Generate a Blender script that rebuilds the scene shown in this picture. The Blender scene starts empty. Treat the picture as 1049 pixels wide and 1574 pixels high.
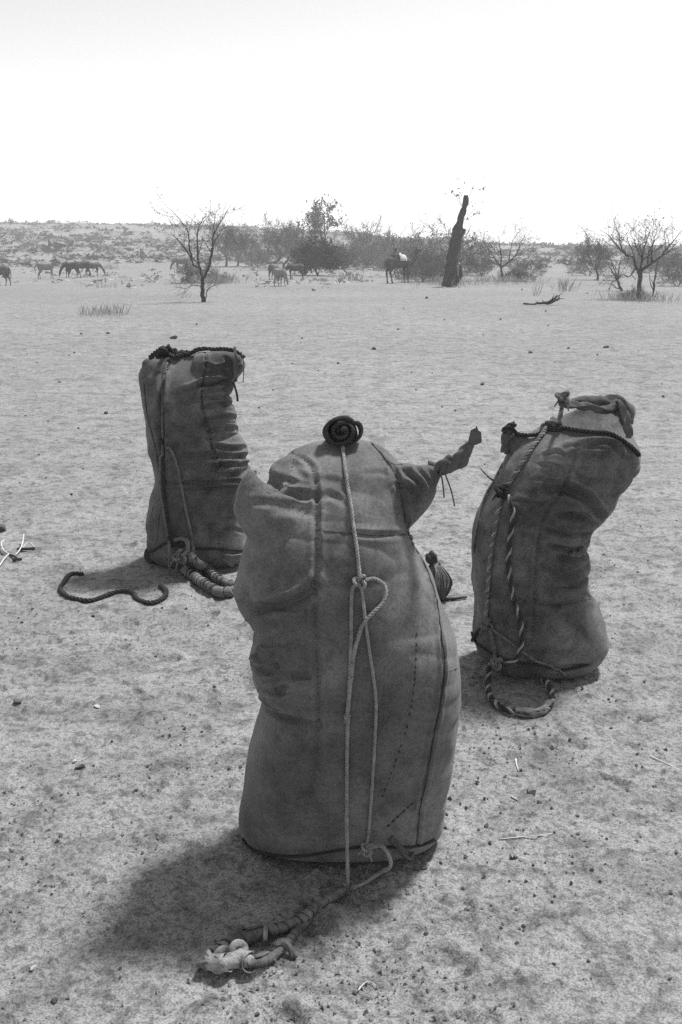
import bpy, bmesh, math, random
import numpy as np
from mathutils import Vector, Matrix
from mathutils.bvhtree import BVHTree

random.seed(7); np.random.seed(7)
S = bpy.context.scene
C = S.collection
R = math.radians

# ------------------------------------------------------------------ camera, sky, sun, exposure
F = 1530.0                      # focal length in photograph pixels (35 mm lens, 36 mm frame height)
CX, CY, HOR = 524.5, 787.0, 388.0
PITCH = math.atan((CY - HOR) / F)
H = 1.6
cam_d = bpy.data.cameras.new('camera'); cam_d.sensor_fit = 'VERTICAL'; cam_d.sensor_height = 36.0
cam_d.sensor_width = 24.0; cam_d.lens = 36.0 * F / 1574.0; cam_d.clip_start = 0.05; cam_d.clip_end = 5000
cam = bpy.data.objects.new('camera', cam_d); C.objects.link(cam)
cam.location = (0, 0, H); cam.rotation_euler = (math.pi / 2 - PITCH, 0, 0)
S.camera = cam

SUN_EL, SUN_AZ = R(62.0), R(45.0)           # azimuth clockwise from +Y (away from camera) towards +X
w = bpy.data.worlds.new('World'); S.world = w; w.use_nodes = True
nt = w.node_tree; nt.nodes.clear()
sky = nt.nodes.new('ShaderNodeTexSky'); sky.sky_type = 'NISHITA'; sky.sun_disc = False
sky.sun_elevation = SUN_EL; sky.sun_rotation = SUN_AZ
sky.air_density = 1.0; sky.dust_density = 0.5; sky.ozone_density = 1.0; sky.altitude = 0
bw = nt.nodes.new('ShaderNodeRGBToBW')      # black-and-white film
bg = nt.nodes.new('ShaderNodeBackground'); bg.inputs['Strength'].default_value = 0.15
wo = nt.nodes.new('ShaderNodeOutputWorld')
nt.links.new(sky.outputs[0], bw.inputs[0]); nt.links.new(bw.outputs[0], bg.inputs[0]); nt.links.new(bg.outputs[0], wo.inputs[0])

sun_d = bpy.data.lights.new('sun', 'SUN'); sun_d.energy = 3.8; sun_d.angle = R(7.0); sun_d.color = (1, 1, 1)
sun = bpy.data.objects.new('sun', sun_d); C.objects.link(sun)
sdir = Vector((math.sin(SUN_AZ) * math.cos(SUN_EL), math.cos(SUN_AZ) * math.cos(SUN_EL), math.sin(SUN_EL)))
sun.rotation_euler = sdir.to_track_quat('Z', 'Y').to_euler()
sun.location = sdir * 30
S.view_settings.view_transform = 'Standard'; S.view_settings.look = 'None'
S.view_settings.exposure = 0.5; S.view_settings.gamma = 1.0
S.render.engine = 'CYCLES'
S.cycles.use_denoising = False
S.cycles.max_bounces = 6; S.cycles.sample_clamp_indirect = 2.0; S.cycles.sample_clamp_direct = 20.0; S.cycles.volume_bounces = 2

# ------------------------------------------------------------------ pixel helpers
CP, SP = math.cos(PITCH), math.sin(PITCH)
CAMP = Vector((0, 0, H))
def ray(px, py):
    u = (px - CX) / F; v = (CY - py) / F
    return Vector((u, CP + v * SP, -SP + v * CP))
def at(px, py, Y):
    d = ray(px, py); return CAMP + d * (Y / d.y)

# ------------------------------------------------------------------ numpy noise
def _hash(ix, iy, iz, seed):
    n = (ix.astype(np.int64) * 374761393 + iy.astype(np.int64) * 668265263 + iz.astype(np.int64) * 2147483647 + seed * 974634777) & 0x7fffffff
    n = ((n ^ (n >> 13)) * 1274126177) & 0x7fffffff
    n = ((n ^ (n >> 15)) * 1103515245 + 12345) & 0x7fffffff
    return ((n >> 4) & 0xffff) / 65535.0
def n3(x, y, z, seed=0):
    x = np.asarray(x, float); y = np.asarray(y, float); z = np.asarray(z, float) + 0 * x
    ix, iy, iz = np.floor(x), np.floor(y), np.floor(z)
    fx, fy, fz = x - ix, y - iy, z - iz
    fx = fx * fx * fx * (fx * (fx * 6 - 15) + 10); fy = fy * fy * fy * (fy * (fy * 6 - 15) + 10); fz = fz * fz * (3 - 2 * fz)
    r = 0
    for a in (0, 1):
        for b in (0, 1):
            for c in (0, 1):
                wgt = (fx if a else 1 - fx) * (fy if b else 1 - fy) * (fz if c else 1 - fz)
                r = r + wgt * _hash(ix + a, iy + b, iz + c, seed)
    return r * 2 - 1
def n2(x, y, seed=0):
    x = np.asarray(x, float); y = np.asarray(y, float)
    ix, iy = np.floor(x), np.floor(y); fx, fy = x - ix, y - iy
    fx = fx * fx * fx * (fx * (fx * 6 - 15) + 10); fy = fy * fy * fy * (fy * (fy * 6 - 15) + 10)
    z0 = np.zeros_like(ix); r = 0
    for a in (0, 1):
        for b in (0, 1):
            r = r + (fx if a else 1 - fx) * (fy if b else 1 - fy) * _hash(ix + a, iy + b, z0, seed)
    return r * 2 - 1
def fbm2(x, y, seed=0, o=3):
    r = 0; a = 1.0
    for k in range(o):
        r = r + a * n2(x * 2 ** k + 17 * k, y * 2 ** k - 9 * k, seed + k); a *= .5
    return r
def cells(x, y, size, prob, seed):
    """distance (m) to the nearest kept random point, plus that point's random number"""
    gx, gy = np.floor(x / size), np.floor(y / size); z0 = np.zeros_like(gx)
    best = np.full(x.shape, 9.0); rnd = np.zeros(x.shape)
    for a in (-1, 0, 1):
        for b in (-1, 0, 1):
            cx, cy = gx + a, gy + b
            keep = _hash(cx, cy, z0, seed + 2) < prob
            px = (cx + _hash(cx, cy, z0, seed)) * size; py = (cy + _hash(cx, cy, z0, seed + 1)) * size
            d = np.where(keep, np.hypot(x - px, y - py), 9.0)
            m = d < best; best = np.where(m, d, best); rnd = np.where(m, _hash(cx, cy, z0, seed + 3), rnd)
    return best, rnd

# ------------------------------------------------------------------ ground height
def sstep(e0, e1, x):
    t = np.clip((x - e0) / (e1 - e0), 0, 1); return t * t * (3 - 2 * t)
def hill(x, y):
    u = x / np.maximum(y, 1.0)                              # broad ridge, higher to the west
    ridge = 3.2 + 5.6 * sstep(.30, -.24, u) + .5 * n2(x / 45.0, y / 90.0, 5)
    t = sstep(95.0, 300.0, y)
    return ridge * t + (.5 * n2(x / 14, y / 14, 8) + .25 * n2(x / 5, y / 5, 9)) * sstep(100, 150, y)
def gh(x, y, detail=True):
    x = np.asarray(x, float); y = np.asarray(y, float)
    h = hill(x, y) + .05 * n2(x / 7.0, y / 7.0, 3) * sstep(5, 14, y)
    h = h + .010 * n2(x / 1.1, y / 1.1, 4) + .006 * fbm2(x / .33, y / .33, 11, 2)
    if detail:
        near = sstep(40, 14, y)
        far = sstep(9, 5, y)
        h = h + (.0042 * fbm2(x / .085, y / .085, 21, 3) + .0022 * fbm2(x / .026, y / .026, 27, 2) * far) * near
        # hoof prints, scattered and partly broken down
        d, r = cells(x + .03 * n2(x / .06, y / .06, 41), y + .03 * n2(x / .06, y / .06, 42), .30, .42, 50)
        rad = .035 + .03 * r
        h = h - near * (.010 + .008 * r) * sstep(rad, rad * .55, d) + near * .006 * np.exp(-((d - rad * 1.25) / .014) ** 2)
        h = h + near * .010 * np.clip(fbm2(x / .16, y / .10, 61, 3) - .35, 0, 1)
        # small clods and crumbs
        d, r = cells(x, y, .050, .16, 70)
        h = h + far * (.004 + .004 * r) * sstep(.010 + .006 * r, .004, d)
        d, r = cells(x, y, .13, .13, 80)
        h = h + near * (.007 + .007 * r) * sstep(.020 + .008 * r, .008, d)
    return h
def gh1(x, y): return float(gh(np.array([x]), np.array([y]))[0])
def gp(px, py, lift=0.0):
    """ground point under a photograph pixel"""
    d = ray(px, py); z = 0.0
    for k in range(12 if -d.z < .035 else 4):
        t = (H - z) / max(-d.z, 1e-4); p = CAMP + d * t
        if p.y > 600: p = CAMP + d * (600 / d.y)
        z = .5 * z + .5 * gh1(p.x, p.y) if p.y > 60 else gh1(p.x, p.y)
    p.z = gh1(p.x, p.y) + lift
    return p

# ------------------------------------------------------------------ materials (grey: the photograph is black and white)
def mat(name, lo, hi, scale=6.0, rough=.9, bump=0.0, bscale=80.0, stain=None, stretch=(1, 1, 1), detail=6, sheen=0.0, stops=(.3, .7), extra=None):
    m = bpy.data.materials.new(name); m.use_nodes = True
    t = m.node_tree; P = t.nodes['Principled BSDF']
    P.inputs['Roughness'].default_value = rough
    P.inputs['Specular IOR Level'].default_value = .2
    if sheen: P.inputs['Sheen Weight'].default_value = sheen
    tc = t.nodes.new('ShaderNodeTexCoord'); mp = t.nodes.new('ShaderNodeMapping'); mp.inputs['Scale'].default_value = stretch
    t.links.new(tc.outputs['Object'], mp.inputs[0])
    no = t.nodes.new('ShaderNodeTexNoise'); no.inputs['Scale'].default_value = scale; no.inputs['Detail'].default_value = detail; no.inputs['Roughness'].default_value = .62
    t.links.new(mp.outputs[0], no.inputs['Vector'])
    cr = t.nodes.new('ShaderNodeValToRGB'); cr.color_ramp.elements[0].position = stops[0]; cr.color_ramp.elements[1].position = stops[1]
    cr.color_ramp.elements[0].color = (lo, lo, lo, 1); cr.color_ramp.elements[1].color = (hi, hi, hi, 1)
    t.links.new(no.outputs[0], cr.inputs[0]); col = cr.outputs[0]
    def mul(col, sc, lo2, p0, p1, hi2=1.0, vec=None, det=5):
        n = t.nodes.new('ShaderNodeTexNoise'); n.inputs['Scale'].default_value = sc; n.inputs['Detail'].default_value = det
        t.links.new(vec or tc.outputs['Object'], n.inputs['Vector'])
        r = t.nodes.new('ShaderNodeValToRGB'); r.color_ramp.elements[0].position = p0; r.color_ramp.elements[1].position = p1
        r.color_ramp.elements[0].color = (lo2, lo2, lo2, 1); r.color_ramp.elements[1].color = (hi2, hi2, hi2, 1)
        t.links.new(n.outputs[0], r.inputs[0])
        x = t.nodes.new('ShaderNodeMix'); x.data_type = 'RGBA'; x.blend_type = 'MULTIPLY'; x.inputs[0].default_value = 1
        t.links.new(col, x.inputs[6]); t.links.new(r.outputs[0], x.inputs[7]); return x.outputs[2]
    for s in (stain or []): col = mul(col, *s)
    t.links.new(col, P.inputs['Base Color'])
    if bump:
        b = t.nodes.new('ShaderNodeTexNoise'); b.inputs['Scale'].default_value = bscale; b.inputs['Detail'].default_value = 5; b.inputs['Roughness'].default_value = .7
        t.links.new(mp.outputs[0], b.inputs['Vector'])
        bp = t.nodes.new('ShaderNodeBump'); bp.inputs['Strength'].default_value = bump; bp.inputs['Distance'].default_value = .01
        t.links.new(b.outputs[0], bp.inputs['Height']); t.links.new(bp.outputs[0], P.inputs['Normal'])
    return m

M = {}
M['ground'] = mat('sandy_ground', .30, .43, 2.2, .95, .9, 45, stain=[(5, .74, .36, .50), (16, .66, .38, .48), (55, .64, .38, .50), (190, .50, .36, .58), (.12, .84, .35, .65)], detail=8)
M['canvas'] = mat('canvas_cloth', .145, .235, 7, .92, .22, 420, stain=[(22, .70, .30, .52), (3.6, .66, .38, .58), (110, .74, .34, .56), (420, .62, .34, .60)], sheen=.12)
M['canvas_left'] = mat('canvas_cloth_worn', .11, .20, 8, .92, .22, 420, stain=[(18, .65, .30, .52), (4, .60, .38, .58), (90, .72, .34, .56), (300, .62, .34, .60)], sheen=.12)
M['canvas_right'] = mat('canvas_cloth_stained', .13, .23, 6, .92, .22, 420, stain=[(20, .60, .32, .54), (4, .52, .40, .57), (90, .72, .34, .56), (320, .62, .34, .60)], sheen=.12)
M['cloth_dark'] = mat('dark_cloth', .030, .060, 20, .95, .3, 300)
M['cloth_mid'] = mat('grey_cloth', .07, .13, 18, .95, .3, 300)
M['rag'] = mat('pale_rag', .27, .46, 24, .95, .7, 120, stain=[(26, .55, .38, .54)])
M['rag_dark'] = mat('soiled_rag', .10, .24, 24, .95, .5, 120, stain=[(14, .5, .35, .55)])
M['rope'] = mat('pale_rope', .20, .38, 60, .9, .5, 500)
M['rope_mid'] = mat('grey_rope', .10, .22, 60, .9, .5, 500)
M['rope_dark'] = mat('dark_rope', .025, .06, 60, .9, .5, 500)
M['thread'] = mat('dark_thread', .025, .05, 60, .9)
M['thread_pale'] = mat('pale_thread', .16, .24, 60, .9)
M['bark'] = mat('bark', .025, .07, 14, .95, .6, 30, stretch=(1, 1, .3))
M['twig'] = mat('thorn_twig', .08, .16, 9, .95)
M['leaf'] = mat('dry_leaf', .08, .18, 3, .9)
M['leaf_dark'] = mat('green_leaf', .03, .06, 3, .9)
M['stone'] = mat('dark_stone', .05, .16, 30, .9, .6, 90)
M['stone_pale'] = mat('pale_stone', .35, .60, 30, .9, .5, 90)
M['stone_mid'] = mat('grey_stone', .18, .34, 30, .9, .6, 90)
M['straw'] = mat('straw', .45, .65, 30, .8)
M['grass'] = mat('dry_grass', .28, .46, 5, .9)
M['scrub'] = mat('hill_scrub', .06, .20, .6, .95)
M['coat_pale'] = mat('pale_coat', .16, .30, 5, .9, .2, 60)
M['coat_dark'] = mat('dark_coat', .05, .11, 5, .9, .2, 60)
M['coat_mid'] = mat('grey_coat', .09, .18, 5, .9, .2, 60)
M['blanket'] = mat('saddle_blanket', .4, .6, 8, .9)

# ------------------------------------------------------------------ object helpers
def tag(o, label, cat, group=None, kind=None):
    if label: o['label'] = label
    if cat: o['category'] = cat
    if group: o['group'] = group
    if kind: o['kind'] = kind
    return o
def thing(name, loc, label, cat, group=None, rz=0.0):
    o = bpy.data.objects.new(name, None); C.objects.link(o); o.empty_display_size = .1
    o.location = loc; o.rotation_euler = (0, 0, rz)
    return tag(o, label, cat, group)
def offset_of(p):
    v = Vector((0, 0, 0))
    while p is not None: v += p.location; p = p.parent
    return v
def mesh(name, V, Fc, m, parent=None, smooth=True, local=False):
    """V in world coordinates unless local=True"""
    V = np.asarray(V, float).reshape(-1, 3)
    if parent is not None and not local: V = V - np.array(offset_of(parent))
    me = bpy.data.meshes.new(name)
    if isinstance(Fc, np.ndarray):
        nf, k = Fc.shape; me.vertices.add(len(V)); me.vertices.foreach_set('co', V.ravel().astype(np.float32))
        me.loops.add(nf * k); me.loops.foreach_set('vertex_index', Fc.ravel().astype(np.int32))
        me.polygons.add(nf); me.polygons.foreach_set('loop_start', (np.arange(nf) * k).astype(np.int32)); me.update(calc_edges=True)
    else: me.from_pydata(V.tolist(), [], Fc)
    me.materials.append(m)
    me.polygons.foreach_set('use_smooth', np.full(len(me.polygons), smooth)); me.update()
    o = bpy.data.objects.new(name, me); C.objects.link(o)
    if parent is not None: o.parent = parent
    return o
class MB:
    def __init__(s): s.V = []; s.F = []; s.n = 0; s.mi = []
    def add(s, V, Fc):
        s.V.append(np.asarray(V, float).reshape(-1, 3)); n = s.n
        s.F += [tuple(i + n for i in f) for f in Fc]; s.n += len(s.V[-1])
    def build(s, name, m, parent=None, smooth=True, local=False):
        return mesh(name, np.concatenate(s.V) if s.V else np.zeros((0, 3)), s.F, m, parent, smooth, local)

def resample(P, step):
    P = np.asarray([tuple(p) for p in P], float)
    # centripetal Catmull-Rom then uniform arc length
    Q = np.vstack([2 * P[0] - P[1], P, 2 * P[-1] - P[-2]]); out = []
    for i in range(1, len(Q) - 2):
        t = np.linspace(0, 1, 14, endpoint=False)[:, None]
        a, b, c, d = Q[i - 1], Q[i], Q[i + 1], Q[i + 2]
        out.append(.5 * (2 * b + (c - a) * t + (2 * a - 5 * b + 4 * c - d) * t * t + (3 * b - a - 3 * c + d) * t ** 3))
    D = np.vstack(out + [P[-1:]])
    s = np.concatenate([[0], np.cumsum(np.linalg.norm(np.diff(D, axis=0), axis=1))])
    n = max(3, int(s[-1] / step) + 1); u = np.linspace(0, s[-1], n)
    return np.stack([np.interp(u, s, D[:, k]) for k in range(3)], 1)
def frames(P):
    T = np.gradient(P, axis=0); T /= np.linalg.norm(T, axis=1)[:, None] + 1e-12
    N = np.zeros_like(P); a = np.array([0, 0, 1.]) if abs(T[0, 2]) < .9 else np.array([1., 0, 0])
    v = a - T[0] * a.dot(T[0]); N[0] = v / np.linalg.norm(v)
    for i in range(1, len(P)):
        v = N[i - 1] - T[i] * N[i - 1].dot(T[i]); N[i] = v / (np.linalg.norm(v) + 1e-12)
    return T, N, np.cross(T, N)
def sweep(P, r, sides=6, cap=True, jit=0.0):
    """tube along P; r scalar, per-point, or (n,sides)"""
    P = np.asarray(P, float); n = len(P); T, N, B = frames(P)
    r = np.asarray(r, float)
    if r.ndim == 0: r = np.full(n, float(r))
    if r.ndim == 1: r = np.repeat(r[:, None], sides, 1)
    a = np.linspace(0, 2 * np.pi, sides, endpoint=False)
    V = P[:, None, :] + r[:, :, None] * (np.cos(a)[None, :, None] * N[:, None, :] + np.sin(a)[None, :, None] * B[:, None, :])
    V = V.reshape(-1, 3); Fc = []
    for i in range(n - 1):
        for j in range(sides):
            k = (j + 1) % sides
            Fc.append((i * sides + j, i * sides + k, (i + 1) * sides + k, (i + 1) * sides + j))
    if cap:
        V = np.vstack([V, P[:1], P[-1:]]); c0, c1 = n * sides, n * sides + 1
        for j in range(sides):
            k = (j + 1) % sides
            Fc.append((c0, k, j)); Fc.append((c1, (n - 1) * sides + j, (n - 1) * sides + k))
    return V, Fc
def rope_geo(mb, path, r, pitch=None, strands=3, wob=.12, taper=False):
    pitch = pitch or r * 5.0
    P = resample(path, pitch / 9.0); n = len(P)
    T, N, B = frames(P); s = np.linspace(0, n / 9.0, n) * 2 * np.pi
    rs = r * .47; off = r * .54
    wv = 1 + wob * n2(np.arange(n) * .12, np.full(n, path[0][0] * 31.7), 3)
    if taper: wv = wv * np.linspace(1, .45, n)
    for k in range(strands):
        ph = s + 2 * np.pi * k / strands
        Q = P + (off * wv)[:, None] * (np.cos(ph)[:, None] * N + np.sin(ph)[:, None] * B)
        V, Fc = sweep(Q, rs * wv, 6); mb.add(V, Fc); mb.mi += [1 if k == 0 else 0] * len(Fc)
    # stray fibres
    for i in range(int(n / 14)):
        j = random.randrange(n); d = np.array([random.gauss(0, 1) for _ in range(3)]); d /= np.linalg.norm(d)
        p = P[j] + d * r * .8; q = p + (d * .6 + T[j] * random.choice((-1, 1))) * r * random.uniform(1.2, 2.6)
        V, Fc = sweep(np.array([p, (p + q) / 2 + d * r * .2, q]), r * .07, 3, False); mb.add(V, Fc); mb.mi += [0] * len(Fc)
def rope(name, path, r, m, parent=None, m2=None, **k):
    mb = MB(); rope_geo(mb, [tuple(p) for p in path], r, **k); o = mb.build(name, m, parent)
    if m2: o.data.materials.append(m2); o.data.polygons.foreach_set('material_index', np.array(mb.mi, dtype=np.int32))
    return o
def knot(name, loc, size, r, m, parent=None, rot=(0, 0, 0), tails=2):
    mb = MB(); a = np.linspace(0, 2 * np.pi, 40)
    K = np.stack([np.sin(a) + 2 * np.sin(2 * a), np.cos(a) - 2 * np.cos(2 * a), -1.3 * np.sin(3 * a)], 1) * size / 3.0
    Rm = np.array(Matrix.Rotation(rot[0], 3, 'X') @ Matrix.Rotation(rot[1], 3, 'Y') @ Matrix.Rotation(rot[2], 3, 'Z'))
    K = K @ Rm.T + np.array(tuple(loc)); rope_geo(mb, [tuple(p) for p in K[::2]], r)
    for i in range(tails):
        d = np.array([random.uniform(-1, 1), -.35, random.uniform(-1.0, .1)]); d /= np.linalg.norm(d)
        p = np.array(tuple(loc)); rope_geo(mb, [tuple(p), tuple(p + d * size * .8), tuple(p + d * size * 1.6 + np.array([0, 0, -size * .5]))], r * .7, taper=True)
    return mb.build(name, m, parent)

def eval_remesh(V, Fc, voxel):
    me = bpy.data.meshes.new('tmp'); me.from_pydata(np.asarray(V).tolist(), [], Fc)
    o = bpy.data.objects.new('tmp', me); C.objects.link(o)
    md = o.modifiers.new('r', 'REMESH'); md.mode = 'VOXEL'; md.voxel_size = voxel
    dg = bpy.context.evaluated_depsgraph_get(); ev = o.evaluated_get(dg); m2 = ev.to_mesh()
    nv = len(m2.vertices); co = np.empty(nv * 3); m2.vertices.foreach_get('co', co)
    npoly = len(m2.polygons); ls = np.empty(len(m2.loops), int); m2.loops.foreach_get('vertex_index', ls)
    fs = ls.reshape(-1, 4) if len(ls) == npoly * 4 else [tuple(p.vertices) for p in m2.polygons]
    ev.to_mesh_clear(); bpy.data.objects.remove(o); bpy.data.meshes.remove(me)
    return co.reshape(-1, 3), np.asarray(fs)
def smooth_mesh(V, Q, it, f=.5):
    e = np.concatenate([Q[:, [0, 1]], Q[:, [1, 2]], Q[:, [2, 3]], Q[:, [3, 0]]])
    e = np.concatenate([e, e[:, ::-1]]); cnt = np.bincount(e[:, 0], minlength=len(V)).astype(float)
    cnt[cnt == 0] = 1
    for k in range(it):
        A = np.stack([np.bincount(e[:, 0], V[e[:, 1], c], minlength=len(V)) for c in range(3)], 1) / cnt[:, None]
        V = V + f * (A - V)
    return V
def normals(V, Q):
    n = np.cross(V[Q[:, 2]] - V[Q[:, 0]], V[Q[:, 3]] - V[Q[:, 1]])
    N = np.zeros_like(V)
    for k in range(4):
        for c in range(3): N[:, c] += np.bincount(Q[:, k], n[:, c], minlength=len(V))
    return N / (np.linalg.norm(N, axis=1)[:, None] + 1e-12)

# ------------------------------------------------------------------ ground sheet
def build_ground():
    ys = [-40, -20, -10, -5, -2.5, -1, 0, .5, .9, 1.2]; y = 1.2
    while y < 420:
        y += max(.0075, y * y / (995 * 1.6) * 1.35) if y < 30 else y * .03
        ys.append(y)
    ys += [600, 900, 1500, 2500, 4000]
    ys = np.array(ys)
    u = np.concatenate([[-9, -5, -3, -2, -1.3, -.9, -.7, -.6], np.linspace(-.5, .5, 760), [.6, .7, .9, 1.3, 2, 3, 5, 9]])
    yy = np.repeat(ys[:, None], len(u), 1); sc = np.maximum(ys, 1.6)[:, None]
    xx = u[None, :] * sc
    zz = gh(xx, yy)
    zz = np.where(yy > 420, hill(xx, np.full_like(yy, 420)) - (yy - 420) * .02, zz)
    V = np.stack([xx, yy, zz], 2).reshape(-1, 3); nu = len(u)
    i = np.arange(len(ys) - 1)[:, None] * nu + np.arange(nu - 1)[None, :]
    Q = np.stack([i, i + 1, i + nu + 1, i + nu], 2).reshape(-1, 4)
    g = mesh('ground', V, Q, M['ground']); g['kind'] = 'structure'
build_ground()

# ------------------------------------------------------------------ sacks
def loft_sack(rows, Yc, n=2.5, segs=110, rings=150):
    ctrl = []
    for (xl, yl, xr, yr, d, *e) in rows:
        dy = e[0] if e else 0.0; a = at(xl, yl, Yc + dy); b = at(xr, yr, Yc + dy)
        ctrl.append(list(a) + list(b) + [d, dy])
    ctrl = np.array(ctrl); c = (ctrl[:, :3] + ctrl[:, 3:6]) / 2
    s = np.concatenate([[0], np.cumsum(np.linalg.norm(np.diff(ctrl[:, :6], axis=0), axis=1))])
    # Catmull-Rom on every channel
    Q = np.vstack([2 * ctrl[0] - ctrl[1], ctrl, 2 * ctrl[-1] - ctrl[-2]]); out = []
    per = max(4, rings // (len(ctrl) - 1))
    for i in range(1, len(Q) - 2):
        t = np.linspace(0, 1, per, endpoint=False)[:, None]; a, b, c_, d = Q[i - 1], Q[i], Q[i + 1], Q[i + 2]
        out.append(.5 * (2 * b + (c_ - a) * t + (2 * a - 5 * b + 4 * c_ - d) * t * t + (3 * b - a - 3 * c_ + d) * t ** 3))
    D = np.vstack(out + [ctrl[-1:]]); ang = np.linspace(0, 2 * np.pi, segs, endpoint=False)
    ca = np.sign(np.cos(ang)) * np.abs(np.cos(ang)) ** (2 / n); sa = np.sign(np.sin(ang)) * np.abs(np.sin(ang)) ** (2 / n)
    ctr = (D[:, :3] + D[:, 3:6]) / 2; hv = (D[:, 3:6] - D[:, :3]) / 2
    V = ctr[:, None, :] + ca[None, :, None] * hv[:, None, :]
    V[:, :, 1] += sa[None, :] * np.maximum(D[:, 6:7], .005)
    m = len(D); V = np.vstack([V.reshape(-1, 3), V[0].mean(0)[None], V[-1].mean(0)[None]]); Fc = []
    for i in range(m - 1):
        for j in range(segs):
            k = (j + 1) % segs; Fc.append((i * segs + j, (i + 1) * segs + j, (i + 1) * segs + k, i * segs + k))
    for j in range(segs):
        k = (j + 1) % segs; Fc.append((m * segs, j, k)); Fc.append((m * segs + 1, (m - 1) * segs + k, (m - 1) * segs + j))
    return V, Fc
def lobe(path, Y):
    """stuffed corner: path of (px, py, radius m, dy)"""
    P = np.array([tuple(at(p[0], p[1], Y + p[3])) for p in path]); r = np.array([p[2] for p in path])
    D = resample(P, .008); s = np.concatenate([[0], np.cumsum(np.linalg.norm(np.diff(P, axis=0), axis=1))])
    rr = np.interp(np.linspace(0, s[-1], len(D)), s, r)
    return sweep(D, rr, 28)

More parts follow.
